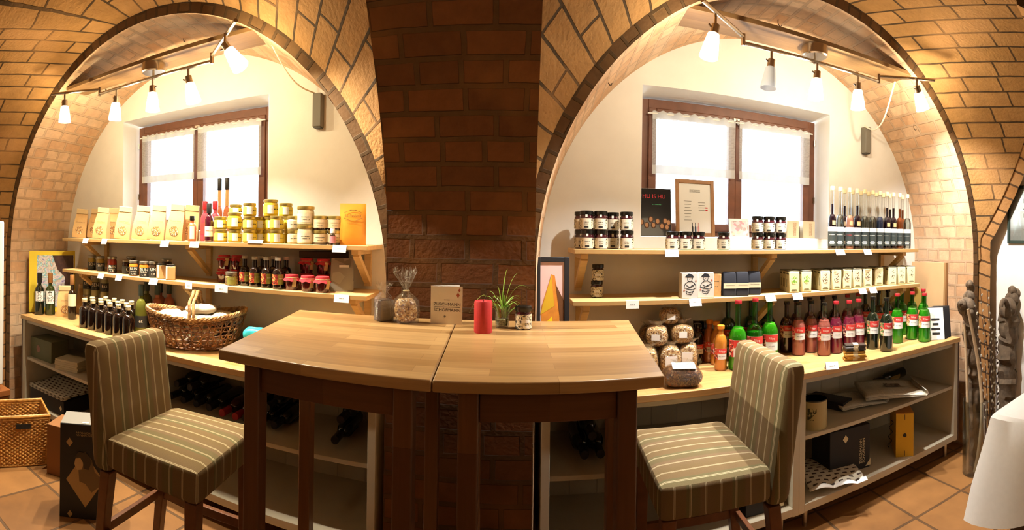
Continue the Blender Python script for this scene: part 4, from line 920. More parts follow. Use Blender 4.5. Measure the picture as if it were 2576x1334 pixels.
for i, (px, n) in enumerate(((219, 'outermost'), (240, 'middle'), (263, 'innermost'))):
    for lv in (0, 1):
        b_ = jar('pickle jar', .031, .150, K('pale_pickle', '8c8660', .2, coat=.5), M_SLID, (M_BLKL, .30, .70, 1.4), [('SEN' if i < 2 else 'ESS', .032, M_WINK, 0, .56), ('. ::', .016, M_WINK, .2, .40)], .016)
        X = SX(px, 2.26, 1.0); put('sw%d' % (i // 2), b_, 'pickle jar with black label under the lower shelf, %s one of the %s pair' % (['lower', 'upper'][lv], n), (X, 2.26, ZSB + .0003 + lv * .1503), face(X, 2.26), 'stacked pickle jars')
blk = bottle('liqueur bottle', .0365, .192, .74, .0135, K('black_liqueur', '140a08', .05, coat=1.0), M_CORK, .024, None, sh=.80, capr=.0165, extra=lambda T, R, H: obj('neck', MB().lathe([(.0138, .64 * H), (.0128, H - .022)], 16), M_CLEAR, T))
gK = 'black stoppered liqueur bottles'
for row, n_, X0, dX, Y in (('front', 6, -2.437, .082, 1.945), ('middle', 5, -2.452, .083, 2.022), ('back', 4, -2.405, .082, 2.100)):
    for k in range(n_): put('blk', blk, 'black liqueur bottle with cream stopper, %s of the %s row from the slim wine bottle' % (ORD[k], row), (X0 + dX * k, Y + .003 * (k % 2), ZSB), .3 * k, gK)
wg = lambda col, lab=None, words=(): bottle('wine bottle', .0385, .30, .70, .0145, K(*col), M_GRCAP, .07, lab, words)
for i, (px, py, col) in enumerate(((355, 836, ('olive_white_wine', '5a5a22', .06)), (369, 812, ('olive_white_wine', '5a5a22', .06)), (395, 832, ('rose_wine', 'a8604c', .06)), (402, 806, ('rose_wine', 'a8604c', .06)), (425, 822, ('rose_wine', 'a8604c', .06)))):
    lb = (M_BLKL, .12, .36, 1.2) if i == 0 else None
    ps('wg%s%d' % (col[1], i == 0), wg(col, lb, [('et', .03, M_WINK, -.1, .25)] if i == 0 else ()), px, py, 'wine bottle with dark green capsule behind the bread basket, %s from the black bottles' % ORD[i], 'green-capsuled wine bottles')
# willow basket with flat loaves
t = NT('willow'); co = t.n('ShaderNodeTexCoord'); no = t.n('ShaderNodeTexNoise', i_Scale=38.0, i_Detail=3.0); t.l(co.outputs['Object'], no.inputs[0])
t.l(t.ramp(no.outputs[0], [(.3, lin('4a2a16')), (.55, lin('7c4e2a')), (.75, lin('b98a52'))]), t.b.inputs['Base Color']); t.b.inputs['Roughness'].default_value = .45; M_WIL = t.m
t = NT('peeled_willow'); co = t.n('ShaderNodeTexCoord'); no = t.n('ShaderNodeTexNoise', i_Scale=50.0, i_Detail=3.0); t.l(co.outputs['Object'], no.inputs[0])
t.l(t.ramp(no.outputs[0], [(.35, lin('7c5230')), (.6, lin('c49a64'))]), t.b.inputs['Base Color']); t.b.inputs['Roughness'].default_value = .45; M_WILP = t.m
bY = 2.075; bX = SX(492, bY, ZSB)
Bk = thing('willow_basket', 'big oval willow basket with a hoop handle, filled with white-wrapped loaves, on the oak worktop', 'basket', (bX, bY, ZSB), .50)
A0, B0, A1, B1, HB = .195, .115, .278, .165, .178
def bw(a, v, k=1.0):    # point of the basket wall: angle a, height share v
    q = v ** .62; sag = .018 * math.cos(2 * a) * v
    return Vector(((A0 + (A1 - A0) * q) * k * math.cos(a), (B0 + (B1 - B0) * q) * k * math.sin(a), .008 + (HB + sag) * v))
ns = 36
mb = MB()
for i in range(ns): a = 2 * PI * i / ns; mb.tube([bw(a + .05 * math.sin(5 * i), v / 7, 1.0) for v in range(8)], .0038, 5)
obj('stake', mb, M_WIL, Bk, label='upright willow stakes')
mb = MB()
for k in range(11):
    v = [.03, .08, .13, .18, .30, .44, .58, .72, .84, .90, .95][k]; n = 88; gap = .0055
    mb.tube([bw(2 * PI * i / n, min(1, max(0.01, v + .012 * math.sin(i * .9 + k * 1.7))), 1 + gap / .2 * (1 if (i + k) % 2 else -1) * .55) for i in range(n + 1)], .0040, 5)
obj('weave', mb, M_WIL, Bk)
mb = MB()
for i in range(34):     # slanting weavers that leave gaps
    a = 2 * PI * i / 34
    for sg in (1, -1): mb.tube([bw(a + sg * .35 * v / 6, .08 + .84 * v / 6, 1.018) for v in range(7)], .0030, 5)
obj('lattice_weave', mb, M_WIL, Bk)
mb = MB(); n = 120
for k in range(3): mb.tube([bw(2 * PI * i / n, 1.0, 1.0 + .012 * math.cos(i * 1.3 + k * 2.1)) + Vector((0, 0, .007 + .008 * math.sin(i * 1.3 + k * 2.1))) for i in range(n + 1)], .0075, 6)
obj('braided_rim', mb, M_WILP, Bk)
mb = MB(); mb.lathe([(0, .002), (.97, .002), (1.0, .008), (.97, .014), (0, .014)], 32, M=Matrix.Diagonal((A0, B0, 1, 1))); obj('base', mb, M_WIL, Bk)
mb = MB()
for s in (-.5, .5): mb.tube([Vector((s * .022 + .004 * math.sin(i), B1 * 1.0 * math.cos(PI * i / 22), HB - .02 + .145 * math.sin(PI * i / 22) ** .8)) for i in range(23)], .0085, 8)
obj('hoop_handle', mb, M_WILP, Bk)
M_LOAF = K('floured_wrapper', 'f0e6d0', .5, vary=.08, scale=30, bump=.004)
def loaf():
    T = thing('wrapped_loaf', '', 'loaf'); mb = MB(); rr = random.Random(5)
    def P(u, v):
        a = 2 * PI * u; p = PI * (v - .5); r = math.cos(p) ** .55
        return (.088 * r * math.cos(a) * (1 + .05 * math.sin(3 * a)), .056 * r * math.sin(a) * (1 + .05 * math.sin(4 * a + 1)), .026 + .026 * math.sin(p) * (1 + .08 * math.sin(5 * a)))
    mb.grid(P, 28, 12); obj('loaf_body', mb, M_LOAF, T)
    obj('twisted_end', MB().lathe([(.0, 0), (.012, .004), (.006, .016), (.016, .034), (0, .033)], 12, M=Matrix.Translation((.072, 0, .03)) @ Matrix.Rotation(1.45, 4, 'Y')), M_CELLO, T); return T
for i, (x, y, z, rz, tx) in enumerate(((-.125, -.04, .132, .1, .08), (.050, -.062, .130, -.05, 0), (.150, -.005, .142, 1.2, -.1), (-.02, .055, .136, 3.1, .05), (.10, .072, .138, 2.9, .0), (-.160, .060, .134, .9, .1), (.03, .0, .182, .2, .0), (-.10, -.02, .016, .2, 0), (.09, -.02, .016, -.1, 0), (-.02, .06, .016, .1, 0), (-.13, -.03, .068, .1, 0), (.06, -.04, .068, 0, 0), (.0, .06, .068, .1, 0))):
    put('loaf', loaf, 'white-wrapped loaf in the willow basket, ' + ['front at the bottle end', 'front middle', 'front at the table end', 'back middle', 'back at the table end', 'back at the bottle end', 'lying on top of the others', 'bottom layer nearer the bottles', 'bottom layer nearer the table', 'bottom layer at the back', 'middle layer nearer the bottles', 'middle layer nearer the table', 'middle layer at the back'][i], (bX + x * math.cos(.5) - y * math.sin(.5), bY + x * math.sin(.5) + y * math.cos(.5), ZSB + z), rz + .5, 'wrapped loaves', rx=tx).scale = (.8, .8, .9) if i > 6 else (1, 1, 1)
M_CYAN = K('turquoise_foil', '3cc0cc', .35, vary=.18, scale=30, bump=.003)
def pouch(w, d, h, m_, nm='snack_pouch', cat='pouch', card=None):
    def build():
        T = thing(nm, '', cat); mb = MB()
        def P(u, v):
            a = 2 * PI * u; p = PI * (v - .5); r = max(0, math.cos(p)) ** .45; c, s = math.cos(a), math.sin(a); k = (abs(c) ** 4 + abs(s) ** 4) ** -.25
            return (w / 2 * r * c * k * (1 + .04 * math.sin(4 * a + 6 * v)), d / 2 * r * s * k * (1 + .05 * math.sin(5 * a)), h / 2 + h / 2 * math.sin(p) * (1 + .05 * math.sin(3 * a)))
        mb.grid(P, 32, 12); B = obj('pouch_body', mb, m_, T)
        if nm in ('cookie_pack', 'bread_pack'):
            C_ = obj('cellophane', MB().grid(lambda u, v: tuple(c * 1.04 for c in P(u, v)), 32, 12), M_CELLO, T)
            obj('cellophane_ruff', MB().grid(lambda u, v: ((.012 + .030 * v) * math.cos(2 * PI * u) * (1 + .3 * v * math.sin(7 * 2 * PI * u)), (.010 + .02 * v) * math.sin(2 * PI * u), h * .97 + .03 * v), 42, 3), M_CELLO, C_)
        if card: patch(T, 'paper_label', 0, -d / 2 * 1.06 - .003, h * .52, card[0], card[1], M_PAPER, rot=(card[2] if len(card) > 2 else 0, 0, 0))
        return T
    return build
for i, (px, Y, dz, rz) in enumerate(((628, 2.10, 0, .3), (668, 2.12, 0, -.2), (640, 2.11, .072, .25))):
    X = SX(px, Y, ZSB); put('cyan', pouch(.12, .09, .070, M_CYAN), 'turquoise foil pouch between willow basket and bar table, ' + ['front one', 'the one nearer the pillar', 'on top of the other two'][i], (X, Y, ZSB + dz), rz, 'turquoise foil pouches')
X = SX(470, 2.27, ZSB); o = put('olv', carton('carton', .22, .07, .075, K('olive_card', '5e5a24', .6), 'gift_carton'), 'long olive gift carton lying against the wall behind the willow basket', (X, 2.31, ZSB + .10), 0)
o.location = (X, 2.325, ZSB)
X = SX(566, 2.3, ZSB); put('dkc', carton('carton', .075, .07, .125, K('aubergine_card', '3a2430', .6), 'gift_carton'), 'small aubergine carton standing against the wall behind the willow basket', (X, 2.325, ZSB), .2)
X = SX(672, 2.3, ZSB); put('grc', carton('carton', .16, .08, .075, K('dark_teal_card', '1c4038', .6), 'gift_carton'), 'dark teal carton behind the turquoise pouches at the wall', (X, 2.325, ZSB), 0)

# ------------------------------------------------------------------ on the bar tables
def pt(key, b, px, py, lab, rz=0, f=1.0, g=None): return ps(key, b, px, py, lab, g, rz, f, ZT + .0003)
def teabag():
    T = thing('tea_pack', '', 'gift pack'); obj('tea_box', MB().span((-.028, -.024, 0), (.028, .024, .078)), K('dark_tea_box', '3a2a22', .45), T, bevel=.003)
    obj('grey_side', MB().span((-.0285, -.0247, .002), (.0285, -.0242, .076)), K('grey_tea_label', '8a7e70', .5), T)
    mb = MB(); n = 24; rows = [(1.12, .0), (1.15, .06), (1.0, .088), (.45, .104), (.85, .128), (1.0, .138)]
    for k, (r, z) in enumerate(rows): pass
    vs = [((.030 * r * math.cos(2 * PI * i / n)) * (1.1 + .12 * math.sin(5 * i + k)), .026 * r * math.sin(2 * PI * i / n) * (1.1 + .12 * math.sin(7 * i + k)), z + (.008 * math.sin(3 * i) if k == 5 else 0)) for k, (r, z) in enumerate(rows) for i in range(n)]
    obj('cellophane', MB().add(vs, [(k * n + i, k * n + (i + 1) % n, (k + 1) * n + (i + 1) % n, (k + 1) * n + i) for k in range(5) for i in range(n)]), M_CELLO, T); return T
pt('tea', teabag, 965, 806, 'dark cube tea pack in clear cellophane at the back of the bar table', .55)
def cookiebag():
    T = thing('cookie_bag', '', 'gift bag'); mb = MB(); n = 30
    def P(u, v):
        a = 2 * PI * u; p = PI * (v - .5); r = max(0, math.cos(p)) ** .5; return (.041 * r * math.cos(a) * (1 + .06 * math.sin(3 * a + 7 * v)), .032 * r * math.sin(a) * (1 + .06 * math.sin(4 * a)), .045 + .045 * math.sin(p))
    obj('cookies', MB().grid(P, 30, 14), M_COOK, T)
    rows = [(1.06, .0), (1.13, .04), (1.03, .082), (.30, .112), (.22, .120), (.55, .15), (.95, .185), (.8, .195)]
    vs = [(.043 * r * math.cos(2 * PI * i / n) * (1 + (.22 * math.sin(6 * i + k) if k > 4 else .06 * math.sin(5 * i + k))), .034 * r * math.sin(2 * PI * i / n) * (1 + (.25 * math.sin(9 * i + k) if k > 4 else 0)), z + (.012 * math.sin(4 * i) if k >= 6 else 0)) for k, (r, z) in enumerate(rows) for i in range(n)]
    obj('cellophane', MB().add(vs, [(k * n + i, k * n + (i + 1) % n, (k + 1) * n + (i + 1) % n, (k + 1) * n + i) for k in range(7) for i in range(n)]), M_CELLO, T)
    obj('tie', MB().tube([(.011 * math.cos(i * PI / 6), .009 * math.sin(i * PI / 6), .116) for i in range(13)], .002, 5), K('twine', 'c8b48a', .8), T); return T
pt('ckb', cookiebag, 1021, 812, 'cellophane bag of cookies tied at the top, standing on the bar table before the pillar')
def menu():
    T = thing('menu_card', '', 'menu'); w, h = .115, .135
    mb = MB(); mb.span((0, -.0012, 0), (w, 0, h)); Fp = obj('front_page', mb, M_PAPER, T, (-w / 2, -.02, 0), (0, 0, -.10))
    obj('back_page', MB().span((0, 0, 0), (w * .97, .0012, h)), M_PAPER, T, (-w / 2, -.0185, 0), (0, 0, .42))
    b = K('blue_black_print', '20242c', .6)
    text('ZUSCHMANN', .0158, b, Fp, (w * .52, -.002, h * .52)); text('SCHÖFMANN', .0158, b, Fp, (w * .52, -.002, h * .37)); obj('rule', MB().box((w * .52, -.0017, h * .447), (.092, .0006, .0015)), b, Fp)
    text('~6', .006, b, Fp, (w * .52, -.002, h * .64)); text('*', .02, b, Fp, (w * .45, -.002, h * .17))
    for x, z, s in ((.86, .77, 1.0), (.90, .90, .7)): blot(Fp, 'diamond_print', [(0, .010 * s), (.006 * s, 0), (0, -.010 * s), (-.006 * s, 0)], w * x, -.002, h * z, K('dusty_red', 'b0604e', .6))
    return T
pt('menu', menu, 1124, 812, 'white folded menu card standing between the cookie bag and the red candle', -.06)
def candle():
    T = thing('candle', '', 'candle'); R, H = .030, .104; obj('wax', MB().lathe([(R * .97, 0), (R, .003), (R, H - .004), (R * .94, H), (R * .35, H - .001), (.004, H - .007), (0, H - .007)], 32), K('red_wax', 'c23034', .5, vary=.06, scale=120), T)
    obj('wick', MB().tube([(0, 0, H - .008), (.001, 0, H + .003)], .0012, 6), M_INK, T); return T
pt('candle', candle, 1215, 836, 'thick red pillar candle standing on the bar table')
t = NT('grass_leaf'); co = t.n('ShaderNodeTexCoord'); no = t.n('ShaderNodeTexNoise', i_Scale=24.0); t.l(co.outputs['Object'], no.inputs[0]); t.l(t.ramp(no.outputs[0], [(.3, lin('6f9a2c')), (.7, lin('a8c85c'))]), t.b.inputs['Base Color']); t.b.inputs['Roughness'].default_value = .45; M_LEAF = t.m
def plant():
    T = thing('potted_grass', '', 'plant'); R, H = .028, .075
    G = obj('glass_tumbler', MB().lathe([(0, .001), (.022, .001), (.023, .003), (R, H), (R - .0018, H), (.021, .008), (0, .008)], 28), M_CLEAR, T)
    obj('pebbles', MB().lathe([(.0, .008), (.020, .009), (.0235, .03), (.018, .034), (0, .035)], 18), spots('moss_pebbles', '6a7048', ['9aa070', '4a5232', 'c8c8a8'], 180, .2), G)
    rr = random.Random(11); leaves = [((-.02, 0), -.10, .06, .075), ((-.012, .01), -.075, .10, .055), ((.03, 0), .085, .15, .02), ((.02, .01), .055, .175, .01), ((0, -.01), -.005, .12, .02)]
    mb = MB()
    def blade(x0, y0, dx, dy, hh, droop, w):
        pts = [Vector((x0 + dx * (i / 10) ** 1.3, y0 + dy * (i / 10), .03 + hh * math.sin(min(1, i / 10 * (1 + droop * 4)) * PI / 2) - droop * max(0, i / 10 - .55) ** 2 * 3.2)) for i in range(11)]
        vs = []
        for i, p in enumerate(pts):
            q = w * (1 - (i / 10) ** 2.2) * (0.6 + .4 * math.sin(min(1, i / 4) * PI / 2)) + .0002; vs += [p + Vector((-dy, dx, 0)).normalized() * q + Vector((0, 0, q * .35)), p - Vector((0, 0, .0006)), p + Vector((dy, -dx, 0)).normalized() * q + Vector((0, 0, q * .35))]
        fs = []
        for i in range(10): b = 3 * i; fs += [(b, b + 3, b + 4, b + 1), (b + 1, b + 4, b + 5, b + 2)]
        return vs, fs
    spec = [(-.105, -.02, .085, .10), (-.06, .01, .10, .06), (.10, .0, .125, .03), (.055, .01, .16, .0), (.02, -.01, .175, .0), (-.02, -.01, .115, .0), (.06, -.03, .07, .03), (-.035, -.03, .075, .02)]
    spec += [(rr.uniform(-.06, .075), rr.uniform(-.04, .04), rr.uniform(.045, .09), rr.uniform(0, .04)) for _ in range(22)]
    for dx, dy, hh, dr in spec:
        vs, fs = blade(rr.uniform(-.012, .012), rr.uniform(-.01, .01), dx, dy or .004, hh, dr, rr.uniform(.0028, .0048)); mb.add(vs, fs)
    obj('leaves', mb, M_LEAF, T); return T
pt('plant', plant, 1263, 824, 'green spider grass growing in a glass tumbler beside the red candle')
blackjar = jar('preserve jar', .0315, .088, K('berry_preserve', '3a121a', .1, coat=.7), M_BLID, (K('jar_label', 'd9d0b8', .6), .04, .60, 1), [('~5', .0075, M_INK, .002, .40), ('~6', .006, M_INK, .002, .30)], .017, hexa=False,
    band=lambda T, R, H: (obj('black_strip', MB().shell(R + .0012, .10 * H, .20 * H, -.30, .30), M_INK, T), obj('seal', MB().shell(R * .9 + .002, .66 * H, .80 * H, -.16, .16), M_PAPER, T), obj('picture_label', MB().shell(R + .0008, .10 * H, .58 * H, -1.7, -.75), M_SEPIA, T), obj('picture_label', MB().shell(R + .0008, .10 * H, .58 * H, .75, 1.7), M_SEPIA, T)))
tj = jar('preserve jar', .0285, .079, K('berry_preserve', '3a121a', .1, coat=.7), M_BLID, (M_SEPIA, .04, .66, 1.5), [], .016, band=lambda T, R, H: (obj('front_label', MB().shell(R + .0012, .30 * H, .44 * H, -.5, .5), M_PAPER, T), obj('front_label', MB().shell(R + .0012, .07 * H, .20 * H, -.35, .35), M_PAPER, T)))
pt('tj', tj, 1316, 827, 'black-lidded preserve jar on the bar table beside the potted grass', .3)

# ------------------------------------------------------------------ framed picture and cookie bag between pillar and cookie pile
def poster():
    T = thing('framed_picture', '', 'picture'); w, h, e = .150, .545, .022
    mb = MB(); mb.span((-w / 2, 0, 0), (-w / 2 + e, .022, h)); mb.span((w / 2 - e, 0, 0), (w / 2, .022, h)); mb.span((-w / 2 + e, 0, 0), (w / 2 - e, .022, e)); mb.span((-w / 2 + e, 0, h - e), (w / 2 - e, .022, h)); obj('frame', mb, M_BLKP, T, bevel=.002)
    P = obj('print', MB().span((-w / 2 + e, .008, e), (w / 2 - e, .018, h - e)), K('pink_print', 'e9c4c0', .5), T)
    S = lambda q: [(x * .74, z * 1.2) for x, z in q]
    blot(P, 'shape_print', S([(-.068, -.19), (.03, -.19), (.045, .05), (.015, .17), (-.005, .175), (-.062, .06)]), 0, .0068, .26, K('orange_print', 'd98c34', .5, vary=.15, scale=30))
    blot(P, 'shape_print', S([(-.07, .03), (-.005, .175), (.012, .06)]), 0, .0060, .26, K('ochre_print', 'd9b02c', .5)); blot(P, 'shape_print', S([(-.070, -.02), (.0, .025), (.012, -.12)]), 0, .0052, .26, K('yellow_print', 'f2d820', .5))
    blot(P, 'shape_print', S([(.068, .08), (.02, .14), (.05, .0), (.068, -.03)]), 0, .0060, .26, K('brown_print', '6a4220', .5)); return T
X, Y = SX(1389, 2.03), 2.03; put('poster', poster, 'black-framed picture with yellow and orange shapes leaning beside the pillar', (X + .008, Y, ZSB + .0008), .10, rx=-.045)
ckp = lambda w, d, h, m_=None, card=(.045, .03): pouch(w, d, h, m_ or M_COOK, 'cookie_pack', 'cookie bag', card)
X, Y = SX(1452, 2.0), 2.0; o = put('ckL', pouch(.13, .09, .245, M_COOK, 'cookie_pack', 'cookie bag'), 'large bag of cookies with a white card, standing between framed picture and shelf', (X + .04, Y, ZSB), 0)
patch(o, 'paper_label', .035, -.062, .235, .105, .045, M_PAPER, rot=(.25, .6, 0))
CK = [  # photo column, depth, lift, width, depth, height, dark, label
    (1731, 2.13, 0, .088, .09, .130, 0, 'cookie pack with tall white label at the front of the pile, nearest the juice bottles', (.05, .06)),
    (1684, 2.12, 0, .105, .10, .126, 0, 'cookie pack with brown and white label at the front of the pile, beside the table', (.055, .045)),
    (1626, 2.10, 0, .105, .10, .126, 0, 'cookie pack half hidden by the table edge at the front of the pile', None),
    (1713, 2.15, .131, .110, .10, .090, 0, 'cookie pack stacked on the pack nearest the juice bottles', (.038, .028)),
    (1651, 2.14, .127, .105, .10, .092, 0, 'cookie pack stacked on the two front packs beside the table', (.038, .028)),
    (1693, 2.30, 0, .12, .09, .25, 1, 'tall dark cookie pack standing at the back of the pile', None),
    (1634, 2.29, 0, .12, .09, .19, 1, 'dark bread pack standing at the back behind the table edge', None),
    (1683, 2.17, .222, .095, .085, .075, 0, 'cookie pack topmost on the pile under the lower shelf', (.040, .026))]
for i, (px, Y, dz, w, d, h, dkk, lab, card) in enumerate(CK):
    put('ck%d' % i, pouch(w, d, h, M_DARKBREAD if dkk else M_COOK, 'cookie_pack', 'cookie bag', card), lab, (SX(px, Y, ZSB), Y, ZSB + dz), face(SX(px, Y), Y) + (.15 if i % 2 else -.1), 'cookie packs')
X, Y = AZ(1716, 981, ZSB); Y += .05
o = put('ckF', pouch(.165, .10, .085, M_DARKBREAD, 'bread_pack', 'bread pack'), 'dark bread in cellophane with white top label, lying at the worktop front edge', (SX(1716, Y, ZSB), Y, ZSB), face(X, Y) + .1)
obj('paper_label', MB().box((0, 0, 0), (.10, .075, .0015)), M_PAPER, o, (.005, -.005, .0875), (.10, 0, 0)); obj('twisted_end', MB().lathe([(0, 0), (.025, .006), (.012, .03), (.03, .06), (0, .058)], 14, M=Matrix.Translation((-.075, 0, .035)) @ Matrix.Rotation(-1.5, 4, 'Y')), M_CELLO, o)

# ------------------------------------------------------------------ juice bottles on the worktop
def filipp(red0=.33, h=.24):
    def f(T, R, H):
        P = obj('red_band', MB().shell(R + .0014, (red0 + h * .55) * H, (red0 + h) * H, -1.05, 1.05), M_REDL, T)
        text('Filipp', .016, M_WINK, P, (0, 0, (red0 + h * .76) * H), (.0, 0, .25), bend=R + .0028)
    return f
def juice(key, R, H, col, capm, neck=.70, nr=.0125, lz=.30, art='ad3a34', gl=None, fl=.66):
    m_ = K(col[0], col[1], .08, coat=.9)
    lb = (M_PAPER, lz, lz + .24, 1.05)
    def ex(T, R_, H_):
        filipp(lz)(T, R_, H_); obj('fruit_picture', MB().shell(R_ + .002, lz * H_, (lz + .24) * H_, -1.05, -.42), spots('fruit_picture_' + art, art, ['e8c8a0', '5a1a18', 'd8624c'], 130, .5), T)
        text('BIO APFEL', .0075, M_INK, T, (0, 0, (lz + .065) * H_), (0, 0, .25), bend=R_ + .002)
    return bottle('juice bottle', R, H, neck, nr, m_, capm, .018, lb, [], capr=nr * 1.3, extra=ex, clear=gl, fill=fl if gl else None)
PINK = juice('pink', .0385, .290, ('pink_juice', 'd4766a'), M_BLID, gl=M_CLEAR, art='c8484a'); MAG = juice('mag', .0375, .290, ('magenta_juice', '942a4c'), M_REDCAP, gl=M_CLEAR, art='6a2a38')
GRN = juice('grn', .0385, .305, ('green_glass_juice', 'c4f090'), M_REDCAP, gl=M_GREENG, art='c8b464'); DKB = juice('dkb', .0375, .305, ('black_green_juice', '0e1a10'), M_BLID, art='5a8a4a'); PUR = juice('pur', .0375, .285, ('purple_juice', '2a1018'), M_BLID, art='8a4a3a')
ORG = juice('org', .031, .215, ('orange_juice', 'b87428'), M_ORCAP, neck=.80, nr=.014, lz=.26, art='c84a30')
FLK = juice('flk', .046, .335, ('bright_green_juice', 'd8f490'), M_REDCAP, gl=M_GREENG, fl=.60, neck=.62, nr=.013, lz=.20, art='b0302c')
gJu = 'juice bottles on the oak worktop'
def jb(key, b, px, py, lab, dy=0): return ps(key, b, px, py, lab, gJu, dy=dy)
jb('pink', PINK, 2016, 895, 'pink juice bottle beside the striped stool, first of the three pink ones', .03); jb('pink', PINK, 2048, 888, 'pink juice bottle standing in the middle of the three pink ones', .03); jb('pink', PINK, 2081, 896, 'pink juice bottle with black cap next to the magenta juice', .03)
jb('mag', MAG, 2111, 890, 'magenta juice bottle with red cap beside the pink juice', .03); jb('mag', MAG, 2144, 886, 'magenta juice bottle behind the chocolate bars', .03); jb('mag', MAG, 2168, 880, 'magenta juice bottle next to the black elder juice', .03)
jb('mag', MAG, 2136, 858, 'magenta juice bottle in the second row, the one nearer the pink juice', .02); jb('mag', MAG, 2163, 852, 'magenta juice bottle in the second row, the one nearer the black juice', .02)
jb('dkb', DKB, 2204, 879, 'black-green juice bottle turned to its back label', .03); jb('dkb', DKB, 2239, 885, 'black-green elder juice bottle standing foremost at the edge', .03)
jb('dkb', DKB, 2176, 842, 'black-green juice bottle in the back row behind the magenta juice', .02); jb('dkb', DKB, 2209, 850, 'black-green juice bottle in the back row, middle one', .0); jb('dkb', DKB, 2238, 843, 'black-green juice bottle in the back row nearest the green juice', .02)
jb('grn', GRN, 2265, 864, 'green juice bottle next to the foremost black juice', .03); jb('grn', GRN, 2303, 855, 'green juice bottle, middle one of the front three green ones', .03); jb('grn', GRN, 2334, 861, 'green juice bottle at the worktop end, foremost', .03)
jb('grn', GRN, 2275, 842, 'green juice bottle in the second row next to the black bottles', .02); jb('grn', GRN, 2262, 832, 'green juice bottle in the back row, half hidden', .0); jb('grn', GRN, 2299, 836, 'green juice bottle in the second row, middle', .02); jb('grn', GRN, 2325, 840, 'green juice bottle in the second row at the worktop end', .01)
jb('flk', FLK, 1866, 934, 'big-bellied bright green juice bottle behind the stool back, first of three', .045); jb('flk2', juice('flk2', .044, .335, ('dark_green_juice', '58a860'), M_REDCAP, gl=M_GREENG, fl=.5, neck=.62, nr=.013, lz=.20, art='b0302c'), 1909, 922, 'big-bellied darker green juice bottle, middle one of three behind the stool back', .045); jb('flk', FLK, 1947, 915, 'big-bellied bright green juice bottle nearest the purple juice', .045)
jb('flk3', juice('flk3', .044, .335, ('bottle_green', '0f3a22'), M_REDCAP, neck=.62, nr=.013, lz=.20, art='b0302c'), 1830, 888, 'big-bellied dark green bottle in the back row behind the orange juice', .02); jb('flk3', None, 1888, 880, 'big-bellied dark green bottle in the back row, middle', .02); jb('flk3', None, 1930, 876, 'big-bellied dark green bottle in the back row nearest the purple juice', .02)
jb('pur', PUR, 1985, 888, 'dark purple juice bottle between the green and pink juice', .03); jb('pur', PUR, 2002, 866, 'dark purple juice bottle in the back row behind the pink juice', .02); jb('pur', PUR, 2036, 862, 'dark purple juice bottle in the back row, second from the stool', .02); jb('pur', PUR, 2068, 860, 'dark purple juice bottle in the back row, third from the stool', .02); jb('pur', PUR, 2098, 858, 'dark purple juice bottle in the back row, fourth from the stool', .02)
jb('org', ORG, 1819, 934, 'small orange juice bottle with orange cap, foremost', .03); jb('org', ORG, 1812, 922, 'small orange juice bottle just behind the foremost one', .05); jb('org2', juice('org2', .031, .215, ('amber_juice', 'a85c2c'), M_ORCAP, neck=.80, nr=.014, lz=.26, art='c84a30'), 1794, 916, 'amber juice bottle beside the purple juice and orange bottles', .05)
jb('pur2', juice('pur2', .034, .20, ('blackberry_juice', '1c0e12'), M_BLID, neck=.8, nr=.016, lz=.26, art='6a2a38'), 1761, 918, 'small dark juice bottle next to the cookie packs, front one', .04); jb('pur2', None, 1781, 908, 'small dark juice bottle next to the amber juice', .05); jb('pur2', None, 1752, 890, 'small dark juice bottle behind the cookie packs', .05)
# chocolate bars, tent card, booklets, boards
def choc(col, nm):
    def build():
        T = thing(nm, '', 'chocolate'); B = obj('wrapper', MB().span((-.055, -.028, 0), (.055, .028, .011)), K(*col), T, bevel=.003)
        obj('paper_band', MB().span((-.012, -.0285, -.0004), (.014, .0285, .0115)), M_CREAM, T); return T
    return build
X0, Y0 = AZ(2159, 908, ZSB); Y0 += .03
for i in range(7):
    dkk = i >= 4; put('chD' if dkk else 'chY', choc(('dark_wrapper', '3c342e', .4) if dkk else ('ochre_wrapper', 'c89a3c', .5), 'chocolate_bar'), '%s chocolate bar, %s in the stack in front of the magenta juice' % ('dark-wrapped' if dkk else 'ochre-wrapped', ['lowest', 'second from the bottom', 'third from the bottom', 'fourth from the bottom', 'fifth from the bottom', 'sixth from the bottom', 'topmost'][i]),
        (X0 + .006 * math.sin(i * 2.1), Y0 + .006 * math.cos(i * 1.7), ZSB + .0122 * i + .0006), -.45 + .12 * math.sin(i * 1.9), 'stacked chocolate bars')
def tent():
    T = thing('tent_card', '', 'price card'); F_ = obj('front_leaf', MB().span((-.032, -.001, 0), (.032, 0, .036)), M_PAPER, T, (0, -.016, 0), (-.42, 0, 0)); obj('rear_leaf', MB().span((-.032, 0, 0), (.032, .001, .036)), M_PAPER, T, (0, .016, 0), (.42, 0, 0))
    text('~5', .009, K('grey_print', '6a665e', .6), F_, (0, -.002, .018)); return T
ps('tent', tent, 2092, 928, 'white tent price card lying in front of the pink juice', None, .25, .9, ZSB + .0004)
X0, Y0 = AZ(2385, 850, ZSB)
for i in range(8):
    X, Y = 2.372 + .015 * i, 1.905
    def bk(k=i):
        T = thing('booklet', '', 'booklet'); B = obj('cover', MB().span((-.055, 0, 0), (.055, .006, .205)), M_PAPER if k == 0 else M_BLKP, T, bevel=.001)
        if k == 0:
            for z, w in ((.04, .05), (.07, .06), (.10, .04), (.13, .055)): obj('lettering', MB().box((0, -.001, z), (w, .001, .014)), M_INK, B)
        else: obj('page_edges', MB().span((-.053, .0065, .002), (.053, .0085, .203)), M_CREAM, T)
        return T
    put('bk%d' % (i > 0), bk, 'booklet with %s cover leaning at the worktop end, %s from the green juice' % ('white printed' if i == 0 else 'black', ORD[i]), (X, Y + .004 * i, ZSB + .001), math.radians(-38), 'leaning booklets', rx=-.28)
